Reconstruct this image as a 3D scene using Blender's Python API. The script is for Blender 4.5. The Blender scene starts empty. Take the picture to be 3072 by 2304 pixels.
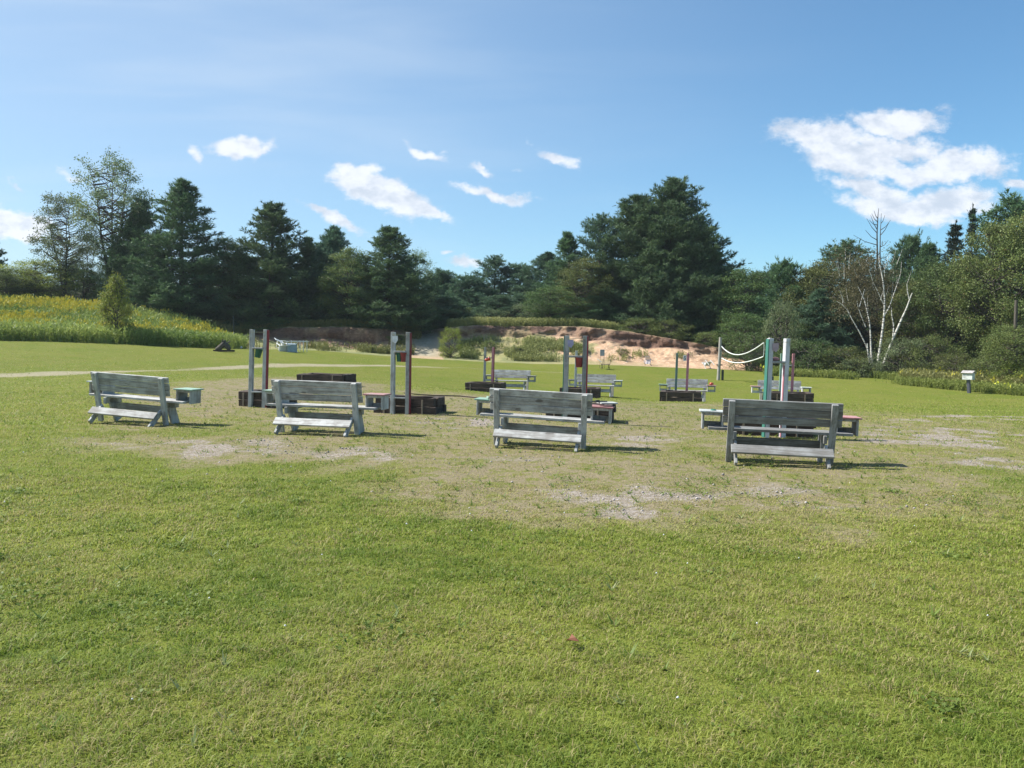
import bpy, bmesh, math, random
import numpy as np
from mathutils import Vector, Matrix

sc = bpy.context.scene
COL = sc.collection
R = math.radians

# ------------------------------------------------------------------ camera
F = 2390.0                     # focal length in pixels of the 3072 wide photograph
PITCH, ROLL = math.atan((1152 - 1030) / F), 0.014
CAM = Vector((0, 0, 1.6))
_fwd = Vector((0, math.cos(PITCH), -math.sin(PITCH)))
_up0 = Vector((0, math.sin(PITCH), math.cos(PITCH)))
_rt0 = Vector((1, 0, 0))
_rt = _rt0 * math.cos(ROLL) + _up0 * math.sin(ROLL)
_up = _up0 * math.cos(ROLL) - _rt0 * math.sin(ROLL)
cam_d = bpy.data.cameras.new("camera"); cam = bpy.data.objects.new("camera", cam_d); COL.objects.link(cam)
cam_d.sensor_width = 36; cam_d.lens = F / 3072 * 36; cam_d.clip_start = .05; cam_d.clip_end = 3000
m3 = Matrix((_rt, _up, -_fwd)).transposed(); cam.matrix_world = Matrix.Translation(CAM) @ m3.to_4x4()
sc.camera = cam

# ------------------------------------------------------------------ light
SUN_AZ = Vector((-0.975, 0.20, 0)).normalized()      # towards the sun, on the ground
SUN_EL = R(46)
sun_d = bpy.data.lights.new("sun", "SUN"); sun = bpy.data.objects.new("sun", sun_d); COL.objects.link(sun)
sun_d.energy = 4.9; sun_d.angle = R(.55); sun_d.color = (1, .955, .88)
sdir = SUN_AZ * math.cos(SUN_EL) + Vector((0, 0, math.sin(SUN_EL)))
sun.rotation_euler = sdir.to_track_quat('Z', 'Y').to_euler()
sc.view_settings.view_transform = 'Standard'; sc.view_settings.look = 'None'
sc.view_settings.exposure = 0.84; sc.view_settings.gamma = 1

def pdir(px, py):
    d = _fwd + _rt * ((px - 1536) / F) - _up * ((py - 1152) / F)
    return d
def P(px, py, Y):
    d = pdir(px, py); return CAM + d * (Y / d.y)

class N:                        # tiny node helper
    def __init__(s, tree): s.t = tree; s.n = tree.nodes; s.l = tree.links
    def new(s, typ, **kw):
        n = s.n.new(typ)
        for k, v in kw.items(): setattr(n, k, v)
        return n
    def put(s, sock, v):
        if isinstance(v, bpy.types.NodeSocket): s.l.new(v, sock)
        elif v is not None:
            if hasattr(sock.default_value, '__len__') and not hasattr(v, '__len__'): v = (v,) * len(sock.default_value)
            if hasattr(v, '__len__') and len(v) == 3 and len(sock.default_value) == 4: v = (*v, 1)
            sock.default_value = v
    def m(s, op, a, b=None, c=None, clamp=False):
        n = s.new('ShaderNodeMath', operation=op, use_clamp=clamp)
        for i, v in enumerate((a, b, c)):
            if v is not None: s.put(n.inputs[i], v)
        return n.outputs[0]
    def v(s, op, a, b=None, out=0):
        n = s.new('ShaderNodeVectorMath', operation=op); s.put(n.inputs[0], a)
        if b is not None: s.put(n.inputs[3] if op == 'SCALE' else n.inputs[1], b)
        return n.outputs['Value'] if op in ('LENGTH', 'DOT_PRODUCT') else n.outputs[0]
    def mix(s, f, a, b, mode='MIX'):
        n = s.new('ShaderNodeMix', data_type='RGBA', blend_type=mode)
        s.put(n.inputs[0], f); s.put(n.inputs[6], a); s.put(n.inputs[7], b); return n.outputs[2]
    def noise(s, vec, scale, det=4, rough=.55, dist=0, out=0):
        n = s.new('ShaderNodeTexNoise'); s.put(n.inputs['Vector'], vec); n.inputs['Scale'].default_value = scale
        n.inputs['Detail'].default_value = det; n.inputs['Roughness'].default_value = rough; n.inputs['Distortion'].default_value = dist
        return n.outputs[out]
    def ramp(s, f, a, b, lo=0., hi=1.):
        n = s.new('ShaderNodeMapRange', interpolation_type='SMOOTHSTEP'); s.put(n.inputs[0], f)
        for i, v in zip((1, 2, 3, 4), (a, b, lo, hi)): n.inputs[i].default_value = v
        return n.outputs[0]
    def mapv(s, vec, scale=(1, 1, 1), rot=(0, 0, 0)):
        n = s.new('ShaderNodeMapping'); s.put(n.inputs[0], vec); n.inputs['Scale'].default_value = scale
        n.inputs['Rotation'].default_value = rot; return n.outputs[0]

# ------------------------------------------------------------------ world
world = bpy.data.worlds.new("World"); sc.world = world; world.use_nodes = True
wn = N(world.node_tree); wn.n.clear()
sky = wn.new('ShaderNodeTexSky', sky_type='NISHITA'); sky.sun_disc = False
sky.sun_elevation = SUN_EL; sky.sun_rotation = math.atan2(SUN_AZ.x, SUN_AZ.y)
sky.air_density = 1.0; sky.dust_density = .6; sky.ozone_density = 1.2; sky.altitude = 300
tc = wn.new('ShaderNodeTexCoord'); sep = wn.new('ShaderNodeSeparateXYZ'); wn.l.new(tc.outputs['Generated'], sep.inputs[0])
yy = wn.m('MAXIMUM', sep.outputs[1], .05)
comb = wn.new('ShaderNodeCombineXYZ')
wn.put(comb.inputs[0], wn.m('DIVIDE', sep.outputs[0], yy)); wn.put(comb.inputs[1], wn.m('DIVIDE', sep.outputs[2], yy))
UV = comb.outputs[0]
w1 = wn.v('SCALE', wn.v('SUBTRACT', wn.noise(UV, 9, 3, .6, out=1), (.5, .5, .5)), .055)
w2 = wn.v('SCALE', wn.v('SUBTRACT', wn.noise(UV, 34, 3, .6, out=1), (.5, .5, .5)), .020)
UVw = wn.v('ADD', wn.v('ADD', UV, w1), w2)
CLOUDS = [(725,428,95,26,-4,.9),(573,455,30,20,40,.6),(1075,545,70,40,20,1.1),(1150,590,130,46,24,1.1),(1250,630,95,22,20,.95),(1005,662,85,18,26,.75),
 (1278,448,60,17,30,.75),(1480,578,115,18,10,.75),(1445,515,38,15,20,.6),(1665,472,70,22,20,.7),(1590,440,45,12,30,.3),(1560,515,30,10,20,.3),
 (2470,420,150,42,6,.9),(2690,365,140,34,-2,1),(2650,425,190,34,3,.8),(2560,470,150,58,10,1),(2860,485,170,42,-5,1),(2720,500,150,38,5,.8),(2640,570,140,30,8,.9),(2700,620,160,42,4,1.1),(2850,600,130,48,-6,1.),(2590,590,70,22,0,.6),
 (3060,540,55,22,10,.7),(25,665,120,42,10,1.1),(205,505,65,22,28,.4),(50,545,28,13,20,.5),(1400,795,55,16,0,.75),(1345,768,28,8,0,.5),(2110,665,60,20,20,.25),(1100,505,50,22,0,.7)]
tot = None
for (cx, cy, a, b, rot, st) in CLOUDS:
    d = pdir(cx, cy); cu, cv = d.x / d.y, d.z / d.y
    r = -R(rot); a /= F; b /= F
    rel = wn.v('SUBTRACT', UVw, (cu, cv, 0))
    e1 = wn.v('DOT_PRODUCT', rel, (math.cos(r) / a, math.sin(r) / a, 0))
    e2 = wn.v('DOT_PRODUCT', rel, (-math.sin(r) / b, math.cos(r) / b, 0))
    q = wn.m('ADD', wn.m('MULTIPLY', e1, e1), wn.m('MULTIPLY', e2, e2))
    val = wn.m('MULTIPLY', wn.m('POWER', 2.718, wn.m('MULTIPLY', q, -.8)), st)
    tot = val if tot is None else wn.m('MAXIMUM', tot, val)
nz = wn.noise(wn.mapv(UV, (1, 1.5, 1)), 30, 6, .68)
dens = wn.m('ADD', tot, wn.m('MULTIPLY', wn.m('SUBTRACT', nz, .5), .95))
front = wn.ramp(sep.outputs[1], .1, .3)
nz2 = wn.noise(wn.mapv(UV, (1, 1.7, 1)), 60, 5, .7)
dens = wn.m('ADD', dens, wn.m('MULTIPLY', wn.m('SUBTRACT', nz2, .5), .45))
alpha = wn.m('MULTIPLY', wn.m('MULTIPLY', wn.ramp(dens, .20, .66), front), wn.ramp(tot, .03, .25))
# thin high cirrus
cir = wn.noise(wn.mapv(UV, (1.1, 7, 1), (0, 0, R(20))), 1.6, 4, .5, .3)
cir = wn.m('MULTIPLY', wn.ramp(cir, .42, .75), wn.ramp(wn.m('DIVIDE', sep.outputs[0], yy), .5, -.7, 0, .34))
cirm = wn.m('MULTIPLY', cir, front)
grey = wn.ramp(wn.noise(wn.mapv(UV, (1, 1.6, 1)), 22, 4, .6), .38, .68)
ccol = wn.mix(grey, (6.7, 6.9, 7.3, 1), (4.5, 5.0, 5.8, 1))
skyc = wn.mix(1.0, sky.outputs[0], (.67, 1.0, 1.13, 1), 'MULTIPLY')
xr = wn.m('DIVIDE', sep.outputs[0], yy)
skyc = wn.mix(wn.ramp(xr, .6, -.7, .02, .50), skyc, (3.8, 4.45, 5.4, 1))
c1 = wn.mix(cirm, skyc, (5.6, 6.2, 6.8, 1))
c2 = wn.mix(wn.m('MULTIPLY', alpha, .9), c1, ccol)
bg = wn.new('ShaderNodeBackground'); wn.l.new(c2, bg.inputs[0]); bg.inputs[1].default_value = .085
wo = wn.new('ShaderNodeOutputWorld'); wn.l.new(bg.outputs[0], wo.inputs[0])

# ------------------------------------------------------------------ numpy noise
def vnoise(x, y, seed=0):
    rs = np.random.RandomState(seed); T = rs.rand(256, 256)
    xi = np.floor(x).astype(int); yi = np.floor(y).astype(int); fx = x - xi; fy = y - yi
    fx = fx * fx * (3 - 2 * fx); fy = fy * fy * (3 - 2 * fy)
    a = T[xi & 255, yi & 255]; b = T[(xi + 1) & 255, yi & 255]; c = T[xi & 255, (yi + 1) & 255]; d = T[(xi + 1) & 255, (yi + 1) & 255]
    return (a * (1 - fx) + b * fx) * (1 - fy) + (c * (1 - fx) + d * fx) * fy
def fbm(x, y, f=1., o=4, seed=0, g=.5):
    s = 0; amp = 1; tot = 0
    for k in range(o):
        s = s + amp * vnoise(x * f + 17.3 * k, y * f + 5.1 * k, seed + k); tot += amp; amp *= g; f *= 2.03
    return s / tot
def sstep(a, b, x):
    t = np.clip((x - a) / (b - a), 0, 1); return t * t * (3 - 2 * t)

# ------------------------------------------------------------------ terrain height
CTRL = []
def cpx(px, py, Y, dz=0):
    p = P(px, py, Y); CTRL.append((p.x, p.y, p.z + dz))
for x in (-6, 0, 6):
    for y in (-8, 0, 6): CTRL.append((x, y, 0))
for x, y, z in ((-30, 0, .2), (30, 0, -.1), (-14, 12, .2), (14, 20, -.1), (25, 10, -.1), (-60, 20, 1), (60, 20, -.4), (-100, 100, 5), (0, 120, 4), (100, 100, 1), (-100, -60, 0), (100, -60, 0), (0, -60, 0)):
    CTRL.append((x, y, z))
for a in ((400,1270,14.1),(960,1300,13.15),(1620,1342,12.15),(2330,1390,11.0),(772,1222,18),(1197,1242,17.1),(1720,1268,16.1),(2326,1311,14.2),
          (1464,1175,31.5),(1726,1191,30.2),(2042,1205,28.8),(2356,1209,28.3),(0,1022,38),(300,1030,40),(600,1043,43),(750,1047,47),(950,1052,50),
          (1150,1063,52),(1300,1072,52),(1550,1085,52),(1800,1092,51),(2000,1102,50),(2200,1115,48),(2500,1130,46),(2750,1155,40),(3072,1187,34),(100,1122,26)):
    cpx(*a)
CTRL += [(-5.6, 24, .27), (-5.3, 22, .2)]
for px, py, Y in ((0,880,58),(-300,860,60),(300,905,56),(500,940,54),(600,968,52),(680,1005,50),(0,950,47),(300,968,47)): cpx(px, py, Y, -.8)
for px, Y, z in ((1536,33.3,-.40),(1787,32,-.48),(2060,30.9,-.57),(2338,30,-.55)): CTRL.append(((px - 1536) / F * Y, Y, z))
for x, z in ((-60, 5), (-30, 3.4), (-10, 1.6), (10, .8), (30, .2), (50, 0)): CTRL.append((x, 75, z))
C_ = np.array(CTRL); 
def _phi(r2): return np.sqrt(r2 + 4.0)
_d = ((C_[:, None, :2] - C_[None, :, :2]) ** 2).sum(-1)
_A = _phi(_d); _n = len(C_); _Pm = np.c_[np.ones(_n), C_[:, :2]]
_M = np.block([[_A + np.eye(_n) * -.02, _Pm], [_Pm.T, np.zeros((3, 3))]])
_W = np.linalg.solve(_M, np.r_[C_[:, 2], 0, 0, 0])
def base_z(x, y):
    x = np.asarray(x, float); y = np.asarray(y, float); sh = x.shape; x = np.clip(x.ravel(), -140, 140); y = np.clip(y.ravel(), -80, 140)
    out = np.empty(len(x))
    for s in range(0, len(x), 50000):
        xs, ys = x[s:s + 50000], y[s:s + 50000]
        r2 = (xs[:, None] - C_[None, :, 0]) ** 2 + (ys[:, None] - C_[None, :, 1]) ** 2
        out[s:s + 50000] = _phi(r2) @ _W[:_n] + _W[_n] + _W[_n + 1] * xs + _W[_n + 2] * ys
    return out.reshape(sh)
TX = [-28, -24, -19, -16.2, -12, -9.3, -7.2, -5.2, -3, 5, 8.4, 11.8, 15.3, 17.6, 21]
TZ = [1.6, 1.7, 2.0, 2.45, 2.6, 2.5, 2.4, 2.6, 2.85, 2.85, 2.5, 1.95, 1.25, .6, .0]
def bank_parts(x, y, rough=True):
    top = np.interp(x, TX, TZ)
    wob = (fbm(x, y * .3, .35, 4, 31) - .5) * 1.5 if rough else 0
    ramp = np.exp(-((x + 6.0 + (y - 55) * .10) / 1.15) ** 2)           # the track climbing through the gap
    y0 = np.interp(x, [-28, -16, -9, -3, 5, 12, 20], [52, 53.2, 53.5, 52.3, 51.8, 51.0, 49.5]) + wob
    W = np.interp(x, [-28, -16, -9, -4, 5, 12, 20], [4, 2.6, 2.8, 5.0, 5.4, 4.4, 5]) + ramp * 4
    tal = np.interp(x, [-28, -16, -9.5, -3.5, 5, 9, 16, 20], [.8, .25, .3, .68, .70, .58, .6, .9]) * (1 - ramp) + ramp * .9
    if rough: tal = np.clip(tal + (fbm(x, y * 0, .55, 3, 41) - .5) * .35 * (1 - ramp), .15, .9)
    t = (y - y0) / W
    lin = np.clip(t / .86, 0, 1) * tal
    cl = sstep(.86, 1.0, t) * (1 - tal)
    prof = lin + cl
    return top, prof, t, ramp, tal
def gz(x, y, rough=True):
    x = np.asarray(x, float); y = np.asarray(y, float)
    b = base_z(x, y)
    if np.max(y) < 44: return b
    top, prof, t, ramp, tal = bank_parts(x, y, rough)
    fade = sstep(-30, -24, x) * (1 - sstep(19, 22, x))
    prof = prof * fade
    tt = np.maximum(top, b)
    return b + (tt - b) * prof
def g1(x, y): return float(gz(np.array([x]), np.array([y]))[0])
def place(px, Y, py_hint=1080):
    X = (px - 1536) / F * Y
    for _ in range(6):
        z = g1(X, Y); v = Vector((X, Y, z)) - CAM
        q = 1536 + F * v.dot(_rt) / v.dot(_fwd); X += (px - q) / F * Y
    return X, Y, g1(X, Y)
def hit(px, py):                # where a ray meets the near ground
    d = pdir(px, py); Y = 3.0
    lo, hi = 2.0, 50.0
    for _ in range(30):
        mid = (lo + hi) / 2; p = P(px, py, mid)
        if p.z > float(base_z(np.array([p.x]), np.array([p.y]))[0]): lo = mid
        else: hi = mid
    p = P(px, py, lo); return p.x, p.y

# worn and gravel patches, in metres on the ground
def patch(px, py, a, b, s):
    c = hit(px, py); l = hit(px - a, py); n = hit(px, py + b); f = hit(px, max(py - b, 1095))
    return (c[0], c[1], abs(c[0] - l[0]), max(.25, (f[1] - n[1]) / 2), s)
GRAVEL = [patch(*q) for q in ((1900,1500,260,36,1.),(1980,1545,210,22,.9),(2330,1490,220,36,.7),(1650,1468,150,28,.55),(2230,1440,120,20,.4),(560,1342,280,24,.8),(1000,1366,190,20,.8),(1370,1270,120,16,.95),
  (1950,1318,150,20,.75),(2850,1322,210,18,1.0),(3010,1300,150,12,1.0),(2950,1385,130,22,.9),(2620,1288,160,16,.7),(3000,1253,170,7,.9),(2760,1262,140,6,.6),(700,1420,90,12,.3),(1500,1385,180,14,.4),(300,1310,120,12,.4))]
WORN = [patch(*q) for q in ((700,1340,560,50,.8),(1300,1370,600,60,.75),(1900,1450,820,110,1.),(2500,1390,460,100,.7),(1500,1240,900,60,.75),(2300,1260,600,60,.55),(850,1160,380,55,.9),(2900,1290,420,60,.38),(500,1260,300,35,.5))]
TRACK = [hit(-300, 1135), hit(120, 1122), hit(540, 1110), hit(860, 1095), hit(1150, 1097), hit(1400, 1104), hit(1700, 1118)]
TRACKW = [.9, .75, .25, .9, .45, .15, .1]
def masks(x, y):
    w = np.zeros_like(x); g = np.zeros_like(x)
    nx = x + (fbm(x, y, .8, 3, 3) - .5) * 1.6; ny = y + (fbm(x, y, .8, 3, 9) - .5) * 1.6
    for (cx, cy, a, b, s) in WORN:
        q = ((nx - cx) / a) ** 2 + ((ny - cy) / b) ** 2; w = np.maximum(w, s * (1 - sstep(.3, 1.3, q)))
    for (cx, cy, a, b, s) in GRAVEL:
        q = ((nx - cx) / a / 1.25) ** 2 + ((ny - cy) / b / 1.35) ** 2; g = np.maximum(g, s * (1 - sstep(.0, 1.4, q)))
    p = np.zeros_like(x)
    for i in range(len(TRACK) - 1):
        ax, ay = TRACK[i]; bx, by = TRACK[i + 1]; L2 = (bx - ax) ** 2 + (by - ay) ** 2
        t = np.clip(((x - ax) * (bx - ax) + (y - ay) * (by - ay)) / L2, 0, 1)
        d = np.hypot(x - ax - t * (bx - ax), y - ay - t * (by - ay)); wd = TRACKW[i] * (1 - t) + TRACKW[i + 1] * t
        p = np.maximum(p, (1 - sstep(.5, 1.2, (d + (fbm(x, y, 1.2, 2, 5) - .5) * .5) / wd)) * np.clip(wd * 2.2, .3, 1))
    br = fbm(x, y, 2.2, 4, 21)
    w = np.clip(w * 1.25 + (br - .5) * 1.3 * sstep(.02, .3, w), 0, 1); g = np.clip(g * sstep(.44 - .16 * g, .62, fbm(x, y * 1.3, 1.9, 6, 8, .62)) * 1.15, 0, 1)
    return w, g, p

# ------------------------------------------------------------------ mesh helpers
def np_mesh(name, V, F3, tint=None, cols=None):
    me = bpy.data.meshes.new(name); V = np.asarray(V, np.float32); F3 = np.asarray(F3, np.int32); k = F3.shape[1]
    me.vertices.add(len(V)); me.vertices.foreach_set('co', V.ravel())
    me.loops.add(F3.size); me.loops.foreach_set('vertex_index', F3.ravel())
    me.polygons.add(len(F3)); me.polygons.foreach_set('loop_start', np.arange(0, F3.size, k, dtype=np.int32))
    me.polygons.foreach_set('loop_total', np.full(len(F3), k, np.int32))
    me.update(calc_edges=True)
    if tint is not None:
        at = me.attributes.new('tint', 'FLOAT', 'POINT'); at.data.foreach_set('value', np.asarray(tint, np.float32))
    if cols is not None:
        at = me.attributes.new('mask', 'FLOAT_COLOR', 'POINT'); at.data.foreach_set('color', np.asarray(cols, np.float32).ravel())
    return me
def link(name, data, mat=None, parent=None, loc=None, rot=None):
    o = bpy.data.objects.new(name, data); COL.objects.link(o)
    if mat is not None and data is not None:
        for q in (mat if isinstance(mat, (list, tuple)) else [mat]): data.materials.append(q)
    if parent: o.parent = parent
    if loc is not None: o.location = loc
    if rot is not None: o.rotation_euler = rot
    return o
def tag(o, label=None, cat=None, group=None, kind=None):
    if label: o['label'] = label
    if cat: o['category'] = cat
    if group: o['group'] = group
    if kind: o['kind'] = kind
    return o
def thing(name, label, cat, loc, rz=0, group=None):
    o = link(name, None, loc=loc, rot=(0, 0, rz)); o.empty_display_size = .1; return tag(o, label, cat, group)
def copy_tree(o, parent=None):
    c = o.copy(); COL.objects.link(c); c.parent = parent
    for ch in list(o.children): copy_tree(ch, c)
    return c
def box(bm, c, s, rot=None, bev=.004, mi=0, jit=0):
    r = bmesh.ops.create_cube(bm, size=1.0); vs = r['verts']
    M = Matrix.Translation(c) @ (rot if rot is not None else Matrix()) @ Matrix.Diagonal((*s, 1))
    bmesh.ops.transform(bm, matrix=M, verts=vs)
    fs = list({f for v in vs for f in v.link_faces})
    for f in fs: f.material_index = mi
    if bev:
        es = list({e for v in vs for e in v.link_edges})
        rr = bmesh.ops.bevel(bm, geom=es, offset=bev, segments=1, affect='EDGES')
        for f in rr['faces']: f.material_index = mi
def beam(bm, a, b, w, t, bev=.004, mi=0, side=Vector((1, 0, 0))):
    """bar from a to b; w measured across along 'side', t the other way"""
    a = Vector(a); b = Vector(b); z = (b - a).normalized(); x = (side - z * side.dot(z)).normalized(); y = z.cross(x)
    rot = Matrix((x, y, z)).transposed().to_4x4()
    box(bm, (a + b) / 2, (w, t, (b - a).length), rot, bev, mi)
def bm_obj(name, bm, mat, parent=None, **kw):
    me = bpy.data.meshes.new(name); bm.to_mesh(me); bm.free(); return link(name, me, mat, parent, **kw)
def tube_np(pts, rads, seg=5):
    pts = np.asarray(pts, float); n = len(pts); rads = np.asarray(rads, float)
    tn = np.gradient(pts, axis=0); tn /= np.linalg.norm(tn, axis=1)[:, None] + 1e-9
    ref = np.array([.31, .95, .05]); u = np.cross(tn, ref); u /= np.linalg.norm(u, axis=1)[:, None] + 1e-9; v = np.cross(tn, u)
    a = np.arange(seg) * 2 * np.pi / seg
    ring = pts[:, None] + rads[:, None, None] * (np.cos(a)[None, :, None] * u[:, None] + np.sin(a)[None, :, None] * v[:, None])
    V = ring.reshape(-1, 3); i = np.arange(n - 1)[:, None] * seg; j = np.arange(seg)[None]; j2 = (j + 1) % seg
    Fq = np.stack([i + j, i + j2, i + seg + j2, i + seg + j], -1).reshape(-1, 4)
    return V, Fq
class Tubes:
    def __init__(s): s.V = []; s.F = []; s.n = 0
    def add(s, pts, rads, seg=5):
        V, Fq = tube_np(pts, rads, seg); s.V.append(V); s.F.append(Fq + s.n); s.n += len(V)
    def mesh(s, name):
        me = np_mesh(name, np.concatenate(s.V), np.concatenate(s.F)); me.polygons.foreach_set('use_smooth', [True] * len(me.polygons)); return me

# ------------------------------------------------------------------ materials
def mat(name):
    m = bpy.data.materials.new(name); m.use_nodes = True; k = N(m.node_tree)
    b = m.node_tree.nodes['Principled BSDF']; return m, k, b
def ocoord(k): return k.new('ShaderNodeTexCoord').outputs['Object']
def bump(k, b, h, dist, st=1.):
    n = k.new('ShaderNodeBump'); n.inputs['Distance'].default_value = dist; n.inputs['Strength'].default_value = st
    k.put(n.inputs['Height'], h); k.l.new(n.outputs[0], b.inputs['Normal'])
def wood(name, paint, bare, axis='x', peel=.5, rough=.75):
    m, k, b = mat(name); co = ocoord(k)
    oi = k.new('ShaderNodeObjectInfo'); rnd = k.v('SCALE', (13.1, 7.7, 5.3), None)
    off = k.new('ShaderNodeVectorMath', operation='SCALE'); off.inputs[0].default_value = (13, 7, 5); k.l.new(oi.outputs['Random'], off.inputs[3])
    co = k.v('ADD', co, off.outputs[0])
    sc_ = {'x': (1.4, 26, 26), 'z': (26, 26, 1.4), 'y': (26, 1.4, 26)}[axis]
    grain = k.noise(k.mapv(co, sc_), 1.6, 5, .65)
    fine = k.noise(k.mapv(co, tuple(q * 2.3 for q in sc_)), 3, 3, .6)
    blot = k.noise(co, 4.5, 5, .65)
    pm = k.ramp(k.m('ADD', k.m('MULTIPLY', grain, .7), k.m('MULTIPLY', blot, .5)), peel - .06, peel + .12)
    base = k.mix(k.ramp(fine, .3, .7), bare, tuple(q * .62 for q in bare))
    pc = k.mix(k.ramp(blot, .3, .75), paint, tuple(q * .8 for q in paint))
    c = k.mix(pm, pc, base)
    kn = k.ramp(k.noise(k.mapv(co, tuple(4.5 if q > 5 else 1.6 for q in sc_)), 2.3, 2, .4), .70, .76)
    c = k.mix(k.m('MULTIPLY', kn, .6), c, (.07, .055, .045, 1))
    c = k.mix(1, c, k.new('ShaderNodeCombineColor').outputs[0], 'MULTIPLY')
    cc = [n for n in k.n if n.bl_idname == 'ShaderNodeCombineColor'][-1]; vv_ = k.m('ADD', k.m('MULTIPLY', oi.outputs['Random'], .38), .78)
    for q in range(3): k.l.new(vv_, cc.inputs[q])
    k.l.new(c, b.inputs['Base Color']); b.inputs['Roughness'].default_value = rough
    bump(k, b, k.m('ADD', grain, k.m('MULTIPLY', pm, -.4)), .003, .6)
    return m
GP, GB = (.46, .465, .45), (.30, .285, .265)
M_wx = wood('weathered_board_long', GP, GB, 'x', .58)
M_wz = wood('weathered_board_upright', GP, GB, 'z', .62)
M_dkx = wood('dark_weathered_board', (.265, .27, .265), (.20, .19, .175), 'x', .56)
M_dkz = wood('dark_weathered_upright', (.34, .345, .34), (.24, .23, .21), 'z', .58)
M_whz = wood('pale_upright', (.52, .52, .55), (.25, .25, .25), 'z', .68)
M_white = wood('white_painted_board', (.62, .66, .64), (.36, .36, .34), 'x', .62)
M_green = wood('green_painted_board', (.24, .40, .31), (.32, .37, .32), 'x', .62)
M_pink = wood('faded_red_board', (.46, .20, .20), (.40, .33, .31), 'x', .6)
M_redz = wood('red_painted_upright', (.27, .035, .04), (.24, .12, .11), 'z', .66)
M_greenz = wood('green_painted_upright', (.035, .19, .145), (.15, .21, .18), 'z', .68)
M_lgreenz = wood('pale_green_upright', (.30, .50, .38), (.30, .33, .30), 'z', .66)
M_pinkz = wood('pink_upright', (.55, .22, .26), (.42, .28, .28), 'z', .66)
M_stk = wood('brown_stake', (.22, .17, .12), (.30, .25, .19), 'z', .6)
M_tie = wood('creosoted_tie', (.026, .021, .019), (.085, .06, .046), 'x', .52, .9)
def plain(name, col, rough=.5, metal=0, nscale=8, var=.25):
    m, k, b = mat(name); n = k.noise(ocoord(k), nscale, 4, .6)
    c = k.mix(k.ramp(n, .3, .7), col, tuple(q * (1 - var) for q in col)); k.l.new(c, b.inputs['Base Color'])
    b.inputs['Roughness'].default_value = rough; b.inputs['Metallic'].default_value = metal; return m
M_gcup = plain('green_plastic', (.02, .13, .08), .4); M_rcup = plain('red_plastic', (.22, .025, .025), .4)
M_orcup = plain('orange_red_plastic', (.6, .07, .03), .4)
M_paper = plain('white_card', (.75, .75, .78), .6); M_str = plain('string', (.45, .40, .25), .8)
M_metal = plain('dark_metal', (.05, .06, .06), .45, .6); M_wmetal = plain('white_metal', (.72, .74, .74), .4)
M_chair = plain('white_resin', (.62, .67, .70), .45); M_bchair = plain('blue_grey_resin', (.30, .38, .42), .6)
M_sign = plain('grey_sheet', (.46, .43, .46), .8); M_rope = plain('white_rope', (.75, .78, .75), .7)
M_ink = plain('black_ink', (.03, .03, .03), .6)
M_galv = plain('aged_round_pole', (.36, .34, .31), .8, 0, 5)
M_shingle = wood('roof_boards', (.40, .37, .36), (.3, .28, .27), 'x', .6)
M_postbr = wood('grey_blue_post', (.10, .11, .16), (.14, .13, .13), 'z', .6)

def leaf_mat(name, a, b_, dry=None, trans=.25, nsc=.5):
    m = bpy.data.materials.new(name); m.use_nodes = True; k = N(m.node_tree); k.n.clear()
    at = k.new('ShaderNodeAttribute', attribute_name='tint')
    n = k.noise(k.new('ShaderNodeTexCoord').outputs['Object'], nsc, 2, .5)
    oi = k.new('ShaderNodeObjectInfo').outputs['Random']
    f = k.m('ADD', k.m('MULTIPLY', at.outputs['Fac'], .75), k.m('MULTIPLY', k.ramp(n, .3, .7), .25), clamp=True)
    c = k.mix(f, a, b_)
    if dry: c = k.mix(k.ramp(at.outputs['Fac'], .93, .99), c, dry)
    hs = k.new('ShaderNodeHueSaturation'); k.l.new(c, hs.inputs['Color'])
    k.put(hs.inputs['Hue'], k.m('ADD', k.m('MULTIPLY', oi, .03), .485)); k.put(hs.inputs['Value'], k.m('ADD', k.m('MULTIPLY', oi, .35), .82))
    c = hs.outputs[0]
    p = k.new('ShaderNodeBsdfPrincipled'); k.l.new(c, p.inputs['Base Color']); p.inputs['Roughness'].default_value = .55
    p.inputs['Specular IOR Level'].default_value = .25
    t = k.new('ShaderNodeBsdfTranslucent'); k.l.new(c, t.inputs[0]); mx = k.new('ShaderNodeMixShader'); mx.inputs[0].default_value = trans
    k.l.new(p.outputs[0], mx.inputs[1]); k.l.new(t.outputs[0], mx.inputs[2])
    o = k.new('ShaderNodeOutputMaterial'); k.l.new(mx.outputs[0], o.inputs[0]); return m
M_pine = leaf_mat('pine_needles', (.042, .092, .052), (.155, .240, .100), None, .28)
M_pine2 = leaf_mat('blue_green_needles', (.055, .115, .076), (.16, .26, .145), None, .28)
M_spruce = leaf_mat('dark_spruce_needles', (.030, .052, .034), (.075, .11, .065), None, .12)
M_leafd = leaf_mat('dark_green_leaves', (.05, .092, .030), (.15, .21, .06), (.16, .13, .04))
M_leafy = leaf_mat('yellow_green_leaves', (.14, .20, .035), (.38, .42, .08), (.36, .28, .05), .35)
M_leafo = leaf_mat('olive_leaves', (.08, .12, .036), (.22, .25, .075), (.20, .14, .05), .3)
M_leafg = leaf_mat('grey_green_leaves', (.11, .155, .075), (.27, .33, .15), None, .3)
M_leafb = leaf_mat('brownish_birch_leaves', (.075, .075, .035), (.17, .15, .07), (.24, .15, .07), .3)
M_gold = leaf_mat('goldenrod_flowers', (.50, .46, .04), (.66, .62, .08), None, .2)
M_weedg = leaf_mat('weed_stems', (.13, .19, .04), (.33, .37, .10), (.40, .33, .15), .4, .25)
M_weedd = leaf_mat('dry_weed_stems', (.15, .175, .05), (.35, .34, .13), (.42, .36, .19), .3, .3)
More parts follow.
